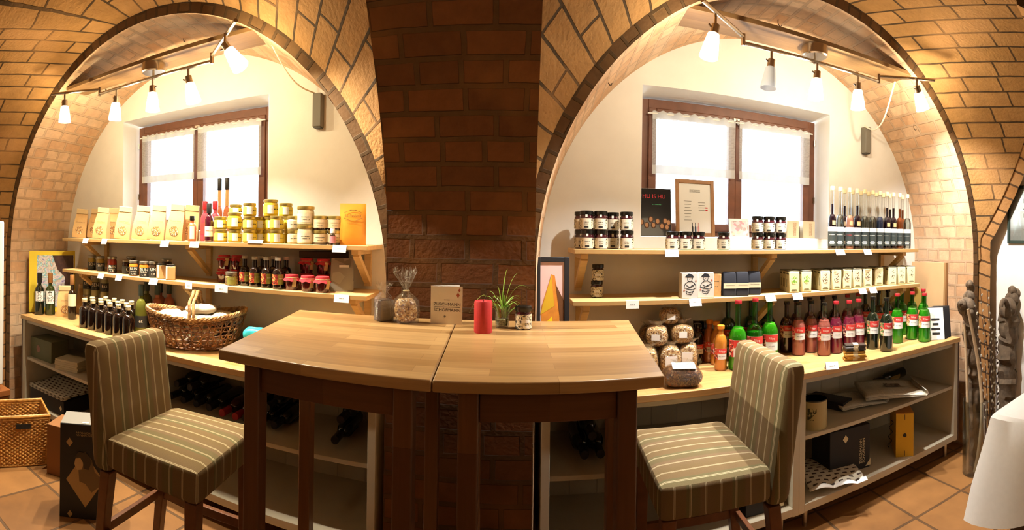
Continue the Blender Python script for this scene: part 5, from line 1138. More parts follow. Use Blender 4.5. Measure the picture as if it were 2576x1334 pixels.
def roundboard():
    T = thing('cardboard_tray', '', 'tray'); n = 26; w, h = .19, .32
    poly = [(-w / 2, 0), (w / 2, 0)] + [(w / 2 * math.cos(PI * i / 20), h * .55 + h * .45 * math.sin(PI * i / 20)) for i in range(21)]
    obj('tray_board', MB().prism(poly, 0, .012, M=Matrix.Rotation(PI / 2, 4, 'X')), K('olive_kraft', 'a88a3c', .55), T, bevel=.003); return T
put('rb', roundboard, 'olive kraft tray with rounded top leaning behind the green juice bottles', (2.535, 2.27, ZSB), math.radians(-35), rx=-.1)
def plank():
    T = thing('wooden_panel', '', 'panel'); obj('panel_board', MB().span((-.14, 0, 0), (.14, .02, .48)), K('pale_panel', 'd2ad80', .6, vary=.05, scale=9), T, bevel=.002); obj('edge_strip', MB().span((.14, -.004, 0), (.155, .024, .48)), K('brown_edge', 'a07a4e', .6), T); return T
put('plank', plank, 'pale wooden panel leaning on the brick jamb behind the booklets', (2.605, 2.19, ZSB), math.radians(-83), rx=-.04)

# ------------------------------------------------------------------ niche with the liqueur bottles, upper shelf
gBJ = 'black-lidded preserve jars on the upper shelf'
def bj1(px, lv, Y, lab): hj('blackjar', blackjar, px, Y, ZS1 + .0885 * lv, 'black-lidded preserve jar ' + lab, gBJ)
for lv, row in ((0, 'bottom row'), (1, 'top row')):
    for i, (px, Y) in enumerate(((1477, 2.185), (1512, 2.18), (1577, 2.19))):
        bj1(px if lv == 0 else [1475, 1525 - 14, 1576][i], lv, Y, '%s of the front %s at the pillar end of the shelf' % (ORD[i], row))
    for i, (px, Y) in enumerate(((1461, 2.275), (1500, 2.272), (1541, 2.270))): bj1(px, lv, Y, '%s of the back %s at the pillar end of the shelf' % (ORD[i], row))
for i, px in enumerate((1691, 1724, 1757)): bj1(px, 0, 2.17, '%s of the three below the black book and the framed menu' % ORD[i])
bj1(1820, 0, 2.17, 'standing alone before the picture booklet')
for lv, row in ((0, 'lower'), (1, 'upper')):
    for i, px in enumerate((1905, 1934, 1963)): bj1(px, lv, 2.175 + (.012 if i == 0 else 0), '%s of the %s row of six below the window' % (ORD[i], row))
sp_cols = [(2093, 'd', 0), (2113, 'c', 0), (2137, 'r', 0), (2156, 'd', 0), (2175, 'c', 0), (2195, 'c', 0), (2213, 'n', 0), (2231, 'd', 0), (2247, 'd', 0), (2263, 'a', 0), (2282, 'c', 0),
           (2124, 'd', 1), (2144, 'r', 1), (2165, 'c', 1), (2184, 'c', 1), (2204, 'n', 1), (2222, 'c', 1), (2238, 'd', 1), (2270, 'a', 1)]
SPM = {'d': ('dark_spirit', '1e0e1a', .08), 'r': ('rose_spirit', 'c88a72', .1), 'n': ('navy_spirit', '28324a', .08), 'a': ('amber_spirit', '7a3a18', .08), 'c': None}
def spirit(k):
    def ex(T, R, H):
        obj('white_strip', MB().shell(R + .0012, .285 * H, .355 * H, -1.15, 1.15), M_PAPER, T)
        if k in 'dr': obj('medal_sticker', MB().shell(R + .0008, .385 * H, .455 * H, .05, .85), K('medal_bronze', 'c8a070', .5), T)
        for z, w in ((.085, .5), (.105, .6), (.125, .45)): obj('print_line', MB().shell(R + .0014, z * H, (z + .008) * H, -w, w), M_WINK, T)
        text('~8', .0075, M_RINK if k in 'r' else M_WINK, T, (0, 0, .23 * H), (0, -PI / 2, -.55) if False else (0, 0, 0), bend=R + .002)
    m_ = K(*SPM[k]) if SPM[k] else glass('clear_spirit', 'e6eae8', .3)
    return bottle('spirit bottle', .0255, .372, .56, .0095, m_, M_CORK, .026, (K('dark_slate_label', '26302f', .6), .055, .285, 1.15), [], clear=M_CLEAR, fill=.72 if k in 'da' else .55, sh=.80, capr=.0125, extra=ex)
NM = {'d': 'dark', 'r': 'rose-coloured', 'n': 'navy-tinted', 'a': 'amber', 'c': 'clear'}
for i, (px, k, back) in enumerate(sp_cols):
    n = i if not back else i - 11; X = SX(px, 2.19 + .085 * back)
    put('sp' + k, spirit(k), 'slim %s spirit bottle with slate label, %s in the %s row from the window' % (NM[k], ORD[n], 'back' if back else 'front'), (X, 2.19 + .085 * back, ZS1), face(X, 2.19), 'slim spirit bottles')
# on the window sill
def book():
    T = thing('picture_book', '', 'book'); w, h, d = .195, .262, .022; B = obj('cover', MB().span((-w / 2, -d, 0), (w / 2, 0, h)), K('black_gloss_cover', '14181c', .18, coat=.6), T, bevel=.002)
    obj('pages', MB().span((-w / 2 + .004, -d + .003, -.0006), (w / 2 + .0008, -.003, h + .0006)), M_PAPER, T)
    text('HU IS HU', .032, K('red_title', 'c8202c', .5), B, (0.0, -d - .001, h * .83)); text('~8', .012, K('green_title', '3a8a5a', .5), B, (.02, -d - .001, h * .66))
    skin = K('portrait_tone', 'b98a62', .6); hair = K('portrait_dark', '4a2c1c', .6)
    for i, (x, z) in enumerate(((-.075, .30), (-.045, .24), (-.02, .36), (-.005, .24), (.02, .32), (.045, .22), (.065, .33), (.085, .30), (.075, .20))):
        e = [(math.cos(a * PI / 6), math.sin(a * PI / 6)) for a in range(12)]
        blot(B, 'portrait_print', [(a * .015, b * .018 - .004) for a, b in e], x * .95, -d - .0008, z * h, hair); blot(B, 'portrait_print', [(a * .0095, b * .013) for a, b in e], x * .95, -d - .0016, z * h - .003, skin)
    return T
YS = 2.47; X = SX(1647, YS, 1.5); put('book', book, 'black picture book with red title leaning on the window sill', (X, YS + .02, WZ0 + .001), -.03, rx=-.10)
def menuframe():
    T = thing('framed_menu', '', 'framed menu'); w, h, e = .238, .325, .022
    mb = MB(); mb.span((-w / 2, -.016, 0), (-w / 2 + e, 0, h)); mb.span((w / 2 - e, -.016, 0), (w / 2, 0, h)); mb.span((-w / 2 + e, -.016, 0), (w / 2 - e, 0, e)); mb.span((-w / 2 + e, -.016, h - e), (w / 2 - e, 0, h)); obj('frame', mb, K('light_oak_frame', '94683e', .5, vary=.1, scale=30), T, bevel=.002)
    P = obj('menu_sheet', MB().span((-w / 2 + e, -.010, e), (w / 2 - e, -.004, h - e)), K('sheet_white', 'e4e2dc', .6), T); g = K('grey_print', '6a665e', .6)
    text('ZUSCHMANN\nSCHÖFMANN', .0105, g, P, (0, -.011, h * .80))
    for i in range(7): obj('menu_line', MB().box((-.045, -.0106, h * (.62 - .055 * i)), (.046 - .006 * (i % 3), .0006, .0022)), g, P)
    for i in range(4): obj('menu_line', MB().box((.040, -.0106, h * (.60 - .045 * i)), (.042 - .005 * (i % 2), .0006, .0022)), g, P)
    for i in (2, 3): obj('red_price', MB().box((.070, -.0108, h * (.60 - .045 * i)), (.014, .0006, .006)), M_RINK, P)
    for i in range(3): blot(P, 'bottle_print', [(-.005, 0), (.005, 0), (.005, .03), (.0018, .038), (.0018, .056), (-.0018, .056), (-.0018, .038), (-.005, .03)], -.018 + .018 * i, -.0108, e + .002, [M_INK, K('navy_print', '26304a', .5), K('rose_print', 'c88a8a', .5)][i])
    return T
YS = 2.46; X = SX(1754, YS, 1.5); put('mf', menuframe, 'light oak framed menu sheet leaning on the window sill', (X, YS + .03, WZ0 + .001), .0, rx=-.09)
def cd():
    T = thing('picture_booklet', '', 'booklet'); B = obj('cover', MB().span((-.062, -.012, 0), (.062, 0, .108)), M_PAPER, T, bevel=.001); obj('cover_print', MB().span((-.05, -.0126, .008), (.058, -.0118, .095)), spots('pale_pink_picture', 'e4d4d2', ['d0a0a8', 'e8dcc0', 'c0a8a0', 'efeae6'], 60, .4), T); return T
X = SX(1862, 2.44, 1.45); put('cd', cd, 'white booklet with pale pink cover picture leaning on the sill beside the jars', (X, 2.455, WZ0 + .001), -.06, rx=-.12)
def sbox():
    T = thing('gift_box', '', 'box'); B = obj('carton', MB().span((-.040, -.03, 0), (.040, .03, .107)), K('cream_card', 'd4bf9c', .6), T, bevel=.002)
    text('ZUSCHMANN\nSCHÖFMANN', .0125, K('bronze_print', '8a5a2a', .5), B, (.010, -.031, .055), (0, PI / 2, 0)); return T
for i, px in enumerate((1994, 2034)): X = SX(px, 2.44, 1.45); put('sbox', sbox, 'cream gift box with upright bronze lettering on the sill, the one %s' % ('beside the jars' if i == 0 else 'nearer the liqueur bottles'), (X, 2.455, WZ0 + .001), face(X, 2.44, .35), 'cream gift boxes')

# ------------------------------------------------------------------ niche with the liqueur bottles, lower shelf
for lv in (0, 1): p2('tj', tj, 1501 + lv * 3, 2.25, 'black-lidded preserve jar on the lower shelf beside the bracket, %s of two' % ('lower' if lv == 0 else 'upper'), 'stacked jars at the bracket', z=ZS2 + lv * .0795)
def winebox():
    T = thing('wine_gift_box', '', 'box'); B = obj('carton', MB().span((-.040, -.045, 0), (.040, .045, .122)), K('grey_white_card', 'd6d0c6', .6), T, bevel=.002)
    sketch(B, 0, -.0462, .066, 1.45, K('blue_black_print', '20242c', .6))
    for x, z in ((-.028, .04), (.028, .085)): blot(B, 'diamond_print', [(0, .006), (.004, 0), (0, -.006), (-.004, 0)], x, -.0462, z, K('dusty_red', 'b0604e', .6))
    return T
p2('wb', winebox, 1731, 2.155, 'white gift box with ink figure at the front of the lower shelf, nearer the pillar', 'white gift boxes', f=.5); p2('wb', winebox, 1771, 2.165, 'white gift box with ink figure beside the kraft box', 'white gift boxes', f=.5)
p2('kb', carton('box', .05, .06, .112, M_KRAFT, 'kraft_box', [('~6', .009, M_INK, 0, .075), ('~4', .009, M_INK, 0, .05)]), 1801, 2.18, 'kraft box between the white gift boxes and the black bags')
def blackbag():
    T = thing('fabric_bag', '', 'bag'); mb = MB()
    rows = [(0, 1, 1), (.02, 1.02, 1.03), (.07, 1, .95), (.11, .98, .7), (.122, .93, .4)]; vs = []; w, d = .066, .055
    for z, a, b in rows: vs += [(-w / 2 * a, -d / 2 * b, z), (w / 2 * a, -d / 2 * b, z), (w / 2 * a, d / 2 * b, z), (-w / 2 * a, d / 2 * b, z)]
    B = obj('bag_body', mb.add(vs, [(3, 2, 1, 0), (16, 17, 18, 19)] + [(4 * k + i, 4 * k + (i + 1) % 4, 4 * k + 4 + (i + 1) % 4, 4 * k + 4 + i) for k in range(4) for i in range(4)]), K('navy_black_felt', '1a1d28', .9), T, bevel=.005)
    L = patch(T, 'paper_band', 0, -d / 2 - .002, .052, w * 1.0, .026, M_CREAM); text('ZUSCHMANN', .0075, M_INK, L, (0, -.001, .003)); return T
for i, (px, Y) in enumerate(((1833, 2.16), (1865, 2.15), (1895, 2.165))): p2('fb', blackbag, px, Y, 'small black felt bag with cream paper band, %s from the kraft box' % ORD[i], 'black felt bags', f=.5)
M_TINP = K('tin_cream', 'ecdfae', .4)
def tin(kind):
    def build():
        T = thing('oil_tin', '', 'tin'); w, d, h = .058, .058, .114
        B = obj('tin_body', MB().span((-w / 2, -d / 2, 0), (w / 2, d / 2, h)), M_TINP, T, bevel=.005); obj('tin_rim', MB().span((-w / 2 + .001, -d / 2 + .001, h), (w / 2 - .001, d / 2 - .001, h + .004)), M_TIN, T, bevel=.001)
        m_ = {'g': spots('green_leaf_print', 'ecdfae', ['8ab83a', '6a9a2c', 'b4cc66'], 170, .35), 'b': spots('seed_print', 'ecdfae', ['8a6a4a', '5a4030', 'b89a78'], 190, .4), 'o': spots('olive_branch_print', 'ecdfae', ['4a4a34', '6e6a4e'], 190, .68)}[kind]
        rr = star(14, 1.0, .72, {'g': 1, 'b': 2, 'o': 3}[kind]); sx, sz = {'g': (.022, .026), 'b': (.019, .036), 'o': (.017, .036)}[kind]
        blot(B, 'motif', [(a * sx, b * sz) for a, b in rr], 0, -d / 2 - .0007, h * .60, m_)
        g = K('olive_ink', '5a5434', .6)
        for z, w2 in ((.16, .026), (.11, .034)): obj('print_line', MB().box((0, -d / 2 - .0004, h * z), (w2, .0008, .003)), g, B)
        for y in (-.008, .014): obj('side_print', MB().box((-w / 2 - .0004, y, h * .45), (.0008, .004, h * .4)), g, B)
        obj('side_print', MB().box((-w / 2 - .0004, 0, h * .9), (.0008, .04, .008)), g, B)
        return T
    return build
gT = 'cream oil tins'
def tins(kind, cols, rows, Y0, nm, skip=()):
    k = 0
    for j in range(rows):
        for i, px in enumerate(cols):
            if (i, j) in skip: continue
            X = SX(px, Y0[i], 1.16); th = face(X, Y0[i], .45); Xr = X - math.sin(th) * .0595 * j * 1.0; Yr = Y0[i] + math.cos(th) * .0605 * j
            if Yr > 2.345: continue
            put('tin' + kind, tin(kind), 'cream oil tin with %s, %s in the %s row from black bags' % (nm, ORD[i], ['front', 'second', 'third', 'back'][j]), (X + math.sin(-th) * .0605 * j, Yr, ZS2), th, gT)
tins('g', [1994, 2025], 3, [2.150, 2.150], 'green leaf print')
tins('b', [2072, 2101, 2127, 2153, 2179], 3, [2.150, 2.155, 2.155, 2.155, 2.160], 'brown seed print')
tins('o', [2207, 2241, 2264, 2288], 2, [2.190, 2.165, 2.165, 2.160], 'olive branch print')

# ------------------------------------------------------------------ inside the low cabinets
ZC, ZB = .452, .136
def at(px, Y, z): return SX(px, Y, z)
X = at(112, 2.02, .55); put('cbx', carton('box', .25, .16, .15, K('dim_green_carton', '6a6a4c', .7), 'storage_carton', deco=lambda T, w, d, h: blot(T, 'emblem', [(.03 * a, .03 * b) for a, b in star(11, 1, .7, 4)], -.03, -d / 2 - .001, h * .5, K('rose_emblem', '9a7060', .7))), 'greenish carton with rose emblem on the middle board behind the floor basket', (-2.90, 1.985, ZC + .0005), .06)
X = at(172, 1.93, .5)
for i in range(5): put('bkw', carton('book', .19, .14, .014, K('ivory_cover', 'cbbf9f', .6), 'paperback'), 'ivory paperback lying beside the greenish carton, %s of the stack' % ['lowest', 'second from the bottom', 'middle one', 'second from the top', 'topmost'][i], (X + .004 * math.sin(i * 2), 1.96, ZC + .0144 * i + .0005), .3 + .05 * math.sin(i * 3), 'stacked ivory paperbacks')
def papers(n_, m_, w, d, lift):
    def build():
        T = thing(n_, '', 'papers'); mb = MB()
        for k in range(3): mb.grid(lambda u, v: ((u - .5) * w, (v - .5) * d, .004 + .007 * k + lift * (max(0, abs(u - .5) * 2 - .55) ** 2) * (1 if u > .5 else .5) + .006 * math.sin(6 * v + k)), 12, 8)
        o = obj('sheets', mb, m_, T); q = o.modifiers.new('thick', 'SOLIDIFY'); q.thickness = .002; return T
    return build
t = NT('patterned_paper'); co = t.n('ShaderNodeTexCoord'); ck = t.n('ShaderNodeTexBrick', i_Scale=1.0, i_Brick_Width=.045, i_Row_Height=.034, i_Mortar_Size=.011); ck.offset = .5
ck.inputs['Color1'].default_value = lin('4a3a32'); ck.inputs['Color2'].default_value = lin('3a2c26'); ck.inputs['Mortar'].default_value = lin('ddd6c4'); t.l(co.outputs['Object'], ck.inputs[0]); t.l(ck.outputs[0], t.b.inputs['Base Color']); t.b.inputs['Roughness'].default_value = .7; M_PATT = t.m
X = at(128, 1.98, .2); put('ppr', papers('wrapping_paper', M_PATT, .42, .30, .03), 'patterned wrapping paper with torn white edge on the base board behind the floor basket', (-2.80, 2.03, ZB + .108), .04, rx=.06)
X = at(170, 2.0, .2); put('blt', carton('box', .40, .30, .10, M_BLKP, 'wine_carton', deco=lambda T, w, d, h: blot(T, 'diamond_print', [(0, .02), (.014, 0), (0, -.02), (-.014, 0)], w * .42, -d / 2 - .001, h * .5, M_CREAM)), 'flat black wine carton under the patterned paper behind the floor basket', (-2.79, 2.03, ZB + .0005), .04)
# lying wine bottles, necks to the front
def lying(key, px, Y, z, lab, grp, col=None): X = SX(px, Y, z); put(key, CACHEB[key], lab, (X, Y, z), 0, grp, rx=PI / 2)
CACHEB = {}
for key, col, capm in (('lyK', M_WINEG, M_CAPK), ('lyR', K('red_wine_dark', '3a1410', .08, coat=.8), M_REDCAP)):
    CACHEB[key] = bottle('wine bottle', .038, .30, .70, .0145, col, capm, .07, (M_SEPIA if key == 'lyR' else M_BLKL, .25, .55, 1.2))
R_ = .038
for i, (px, lv) in enumerate(((511, 0), (542, 0), (573, 0), (526, 1), (558, 1), (604, 0))):
    lying('lyK', px, 2.27, ZC + R_ + lv * .0775 + .0022, 'dark wine bottle lying below the bread basket, %s' % ['bottom row first from the stool', 'bottom row second from the stool', 'bottom row third from the stool', 'upper row first', 'upper row second', 'bottom row, single one beside the pile'][i], 'lying wine bottles')
for i, (px, lv) in enumerate(((636, 0), (667, 0))): lying('lyR', px, 2.25, ZC + R_ + .0022, 'red-capped wine bottle lying in the cabinet beside the table leg, %s' % ['outer one', 'inner one'][i], 'lying wine bottles')
for i, (px, lv) in enumerate(((690, 0), (724, 0), (758, 0), (707, 1), (741, 1))): lying('lyK', px, 2.26, ZC + R_ + lv * .0775 + .0022, 'dark wine bottle lying in the cabinet seen between the table legs, %s' % ['bottom row outer', 'bottom row middle', 'bottom row inner', 'upper row outer', 'upper row inner'][i], 'lying wine bottles')
for i, (px, lv) in enumerate(((900, 0), (914, 1))): lying('lyK', 897 + 12 * lv, 2.24 + .04 * lv, ZC + R_ + lv * .0775 + .0022, 'dark wine bottle lying next to the cabinet side by the pillar, %s' % ['lower', 'upper'][i], 'lying wine bottles')
for i, (px, lv) in enumerate(((1447, 0), (1482, 0), (1464, 1), (1549, 0))): lying('lyK', px, 2.25, ZC + R_ + lv * .0775 + .0022, 'dark wine bottle lying below the cookie packs, %s' % ['outer bottom', 'second bottom', 'upper one of the pile', 'single one behind the table leg'][i], 'lying wine bottles')
# newspaper cabinet
t = NT('newsprint'); co = t.n('ShaderNodeTexCoord'); w1 = t.n('ShaderNodeTexBrick', i_Scale=1.0, i_Brick_Width=.07, i_Row_Height=.0075, i_Mortar_Size=.0026); w1.offset = .3
w1.inputs['Color1'].default_value = lin('8a8478'); w1.inputs['Color2'].default_value = lin('b9b2a2'); w1.inputs['Mortar'].default_value = lin('d8d0bc'); t.l(co.outputs['Object'], w1.inputs[0]); t.l(w1.outputs[0], t.b.inputs['Base Color']); t.b.inputs['Roughness'].default_value = .8; M_NEWS = t.m
def news(w, d, folds, nm, pic=True):
    def build():
        T = thing(nm, '', 'newspaper'); mb = MB()
        for k in range(folds):
            mb.grid(lambda u, v: ((u - .5) * w, (v - .5) * d, .003 + .0055 * k + .012 * math.sin(3.2 * u + .6) * (k + 1) / folds + .006 * math.sin(7 * v)), 14, 10)
        o = obj('sheets', mb, M_NEWS, T); q = o.modifiers.new('thick', 'SOLIDIFY'); q.thickness = .0015
        mb = MB(); n = 12; mb.grid(lambda u, v: (w / 2 + .0 + .014 * math.sin(PI * u), (v - .5) * d, .002 + (.0055 * folds + .016) * (1 - math.cos(PI * u)) / 2), n, 6); o = obj('folded_edge', mb, M_NEWS, T); q = o.modifiers.new('thick', 'SOLIDIFY'); q.thickness = .0015
        if pic: obj('photo_print', MB().grid(lambda u, v: (-.02 + .10 * u, .0 + .07 * v, .0045 + .0055 * folds + .012 * math.sin(3.2 * ((.5 * w - .02 + .10 * u) / w) + .6) + .006 * math.sin(7 * (.5 + .07 * v / d))), 10, 4), spots('news_photo', '8a7a6a', ['5a4a3c', 'a89a86', '3c3028'], 60, .3), T)
        return T
    return build
X, Y = AZ(2255, 1005, ZC); put('news', news(.36, .30, 3, 'newspaper'), 'folded newspaper with a photo hanging over the middle board', (X - .02, 2.0, ZC + .044), -.5)
X, Y = AZ(2140, 1010, ZC); put('news2', news(.30, .24, 2, 'newspaper', False), 'flat newspaper lying beside the round tin on the middle board', (X, 2.08, ZC + .009), -.15)
def rtin():
    T = thing('round_tin', '', 'tin'); R, H = .066, .145; obj('tin_wall', MB().lathe([(0, .001), (R, .001), (R, H), (R - .003, H), (R - .003, .004), (0, .004)], 30), K('pale_olive_tin', 'b8a874', .45), T)
    obj('rim', MB().lathe([(R + .0005, H - .006), (R + .002, H - .003), (R + .0005, H), (R - .003, H), (R - .003, H - .006)], 30), K('dark_rim', '3c3828', .4), T)
    obj('leaf_print', MB().shell(R + .0006, .35 * H, .75 * H, -.5, .2), spots('dark_leaf_print', 'b8a874', ['4a5230', '3a3a22', '6a6a40'], 120, .35), T); return T
X = SX(2049, 1.94, ZC); put('rtin', rtin, 'round pale olive tin with leaf print on the middle board next to the cabinet divider', (X, 1.945, ZC + .0005), face(X, 1.9))
X = SX(2085, 2.1, ZC); put('bbx', carton('box', .11, .24, .045, M_BLKP, 'dark_case'), 'dark case lying between the round tin and the flat newspaper', (SX(2080, 2.12, ZC) + .03, 2.14, ZC + .0005), .4)
def rollb():
    T = bottle('wine bottle', .035, .30, .70, .0145, M_WINEG, M_CAPK, .07, (K('ochre_wine_label', '8a6a34', .6), .25, .60, 1.8))(); return T
X = SX(2310, 2.2, .5); put('rolb', rollb, 'dark wine bottle with ochre label lying at the back of the newspaper shelf', (2.425, 2.245, ZC + .0372), math.radians(-84) , None, rx=PI / 2)
def magfile():
    T = thing('magazine_file', '', 'magazine file'); w, d, h = .105, .22, .25
    obj('front_panel', MB().span((-w / 2, -d / 2, 0), (w / 2, -d / 2 + .004, h)), K('yellow_card', 'd9a826', .6), T); obj('side_panel', MB().span((-w / 2, -d / 2 + .004, 0), (-w / 2 + .004, d / 2, h)), K('yellow_card', 'd9a826', .6), T); obj('side_panel', MB().span((w / 2 - .004, -d / 2 + .004, 0), (w / 2, d / 2, h)), K('yellow_card', 'd9a826', .6), T)
    obj('top_panel', MB().span((-w / 2, -d / 2 + .004, h), (w / 2, d / 2, h + .004)), K('orange_card', 'b87834', .6), T)
    obj('finger_hole', MB().lathe([(0, 0), (.011, 0), (.011, .001), (0, .001)], 18, M=Matrix.Translation((0, -d / 2 - .001, h * .5)) @ Matrix.Rotation(PI / 2, 4, 'X')), M_INK, T)
    for z in (.02, .23): obj('slot', MB().box((0, -d / 2 - .0004, z), (.003, .001, .03)), M_INK, T)
    obj('cable', MB().tube([(-w / 2 - .02 + .012 * math.sin(i * 1.1), -d / 2 + .04 + .004 * i, .2 - .011 * i) for i in range(18)], .0025, 5), M_INK, T); return T
X, Y = AZ(2298, 1142, ZB); put('magfile', magfile, 'yellow magazine file with round finger hole on the base board', (X, Y + .10, ZB + .0005), face(X, Y, .75))
def portrait_carton(w, d, h, txt_rot=False):
    def build():
        T = thing('wine_carton', '', 'carton'); B = obj('carton', MB().span((-w / 2, -d / 2, 0), (w / 2, d / 2, h)), M_BLKP, T, bevel=.003)
        g = K('sepia_print', 'a88c62', .6); g2 = K('sepia_mid', '6e5a40', .6); y = -d / 2 - .001
        if not txt_rot:
            cz = h * .42
            blot(B, 'diamond_print', [(0, .13), (.095, 0), (.005, -.135), (-.09, -.005)], .0, y, cz, g)
            blot(B, 'figure_print', [(-.045, .12), (.0, .135), (.03, .10), (.045, .04), (.09, .0), (.065, -.03), (.03, -.06), (.0, -.02), (-.03, -.01), (-.035, .05), (-.05, .06)], .005, y - .001, cz, g2)
            blot(B, 'face_print', [(-.045, .10), (-.02, .105), (-.005, .08), (-.012, .05), (-.035, .045), (-.045, .06), (-.05, .075)], .0, y - .002, cz, K('face_sepia', 'b89c74', .6))
            blot(B, 'hair_print', [(-.05, .105), (-.03, .135), (.01, .13), (.035, .09), (.02, .05), (-.004, .055), (-.008, .085), (-.022, .108)], .0, y - .003, cz, K('dark_sepia', '352a1e', .6))
            for x, z, q in ((-.075, .37, .022), (.055, .33, .014), (.075, .30, .024), (-.07, .02, .018)): blot(B, 'diamond_print', [(0, q), (q * .75, 0), (0, -q), (-q * .75, 0)], x, y, z, g)
            text('ZUSCHMANN\nSCHÖFMANN', .014, g, B, (0.0, y, h * .90), (0, PI, 0)); obj('cut_handle', MB().box((0, -d / 2 + .02, h + .0015), (.03, .012, .002)), M_WINK, T)
            obj('grey_top', MB().span((-w / 2 + .002, -d / 2 + .002, h), (w / 2 - .002, d / 2 - .002, h + .0012)), K('grey_card', '7a7670', .6), T)
        else:
            text('ZUSCHMANN\nSCHÖFMANN', .022, g if False else M_CREAM, B, (w * .30, y, h * .42), (0, -PI / 2, 0)); blot(B, 'diamond_print', [(0, .022), (.018, 0), (0, -.022), (-.018, 0)], -w * .12, y, h * .78, M_CREAM)
            blot(B, 'diamond_print', [(.02, .02), (.02, -.018), (-.014, -.018)], w * .44, y, h * .12, M_CREAM)
        return T
    return build
X, Y = AZ(2152, 1200, ZB); put('pcR', portrait_carton(.26, .20, .24, True), 'black wine carton with upright lettering on the base board beside the patterned paper', (X + .02, Y + .15, ZB + .0005), face(X, Y, .8) + .45)
def pattern_sheet():
    T = thing('wrapping_paper', '', 'papers'); mb = MB()
    mb.grid(lambda u, v: ((u - .5) * .30, -.17 + .34 * v, .012 + .02 * math.sin(2.2 * v + 1) + (.022 * abs(math.sin(u * 7.5)) - .02) * max(0, 1 - v * 3.2)), 24, 14); o = obj('sheet', mb, M_PATT, T); q = o.modifiers.new('thick', 'SOLIDIFY'); q.thickness = .0015
    mb = MB(); mb.grid(lambda u, v: ((u - .5) * .30, -.17 - .004 - .03 * (1 - v) * (.4 + .6 * abs(math.sin(u * 7.5))), .004 + .02 * math.sin(1) + .022 * abs(math.sin(u * 7.5)) - .006 * (1 - v)), 24, 3); o = obj('torn_edge', mb, M_PAPER, T); q = o.modifiers.new('thick', 'SOLIDIFY'); q.thickness = .0015; return T
put('psh', pattern_sheet, 'patterned wrapping paper with wavy white edge on the base board next to the divider', (SX(2090, 1.98, ZB), 2.01, ZB + .012), -.35)

# ------------------------------------------------------------------ on the floor
X, Y = AZ(170, 1288, 0)
put('pcL', portrait_carton(.245, .155, .46), 'tall black wine carton with sepia portrait on the tiles behind the striped stool', (X + .045, Y + .085, 0), face(X, Y, .8))
put('brc', carton('carton', .30, .17, .285, K('brown_carton', '8a5c34', .7), 'shipping_carton', deco=lambda T, w, d, h: obj('cut_handle', MB().box((.02, -d / 2 - .001, h - .035), (.03, .002, .016)), M_INK, T)), 'brown shipping carton on the tiles between the black portrait carton and the cabinet', (SX(190, 1.66, .2), 1.67, 0), .42)
def blackbox2():
    T = portrait_carton(.19, .17, .22, True)(); return T
X = SX(1918, 1.88, .2); put('pcR2', blackbox2, 'black wine carton on the cabinet base board behind the striped stool legs', (X + .02, 1.975, ZB + .0005), -.04)
# wicker floor basket
def floorbasket():
    T = thing('floor_basket', '', 'basket'); w, d, h = .31, .27, .30; tap = .90
    t_ = .012
    mb = MB(); rows = 26
    for k in range(rows):
        z = .012 + (h - .03) * k / (rows - 1); q = tap + (1 - tap) * z / h; X_, Y_ = w / 2 * q, d / 2 * q; pts = []
        per = [(-X_, -Y_), (X_, -Y_), (X_, Y_), (-X_, Y_), (-X_, -Y_)]
        for (ax, ay), (bx_, by_) in zip(per, per[1:]):
            for i in range(18):
                f = i / 18; off = .0034 * (1 if (i + k) % 2 else -1); nx, ny = (by_ - ay), -(bx_ - ax); l = math.hypot(nx, ny); pts.append((ax + (bx_ - ax) * f + nx / l * off, ay + (by_ - ay) * f + ny / l * off, z))
        pts.append(pts[0]); mb.tube(pts, .0052, 5)
    W_ = obj('woven_wall', mb, M_RAT, T)
    mb = MB(); X_, Y_ = w / 2, d / 2
    for dz, rr_ in ((0, .011), (-.016, .008)): mb.tube([(-X_, -Y_, h + dz), (X_, -Y_, h + dz), (X_, Y_, h + dz), (-X_, Y_, h + dz), (-X_, -Y_, h + dz)], rr_, 8)
    for sx in (-1, 1):
        for sy in (-1, 1): mb.tube([(sx * X_ * tap, sy * Y_ * tap, .0085), (sx * X_, sy * Y_, h)], .008, 8)
    obj('wrapped_rim', mb, M_RAT, T)
    obj('handle_hole', MB().box((0, -Y_ * .985 - .004, h * .82), (.085, .012, .028)), M_INK, T); obj('handle_hole', MB().box((X_ * .985 + .004, 0, h * .82), (.012, .085, .028)), M_INK, T)
    mb = MB()
    mb.tube([(-X_ * tap, -Y_ * tap, .0085), (X_ * tap, -Y_ * tap, .0085), (X_ * tap, Y_ * tap, .0085), (-X_ * tap, Y_ * tap, .0085), (-X_ * tap, -Y_ * tap, .0085)], .008, 8)
    obj('base', mb.span((-X_ * tap, -Y_ * tap, .004), (X_ * tap, Y_ * tap, .012)), M_RAT, T); return T
t = NT('golden_rattan'); co = t.n('ShaderNodeTexCoord'); no = t.n('ShaderNodeTexNoise', i_Scale=45.0, i_Detail=3.0); t.l(co.outputs['Object'], no.inputs[0]); t.l(t.ramp(no.outputs[0], [(.3, lin('a06a2c')), (.65, lin('d29c50'))]), t.b.inputs['Base Color']); t.b.inputs['Roughness'].default_value = .4; M_RAT = t.m
put('fbk', floorbasket, 'square golden rattan basket standing on the tiles before the wine cabinet', (-2.505, 1.50, 0), math.radians(67))
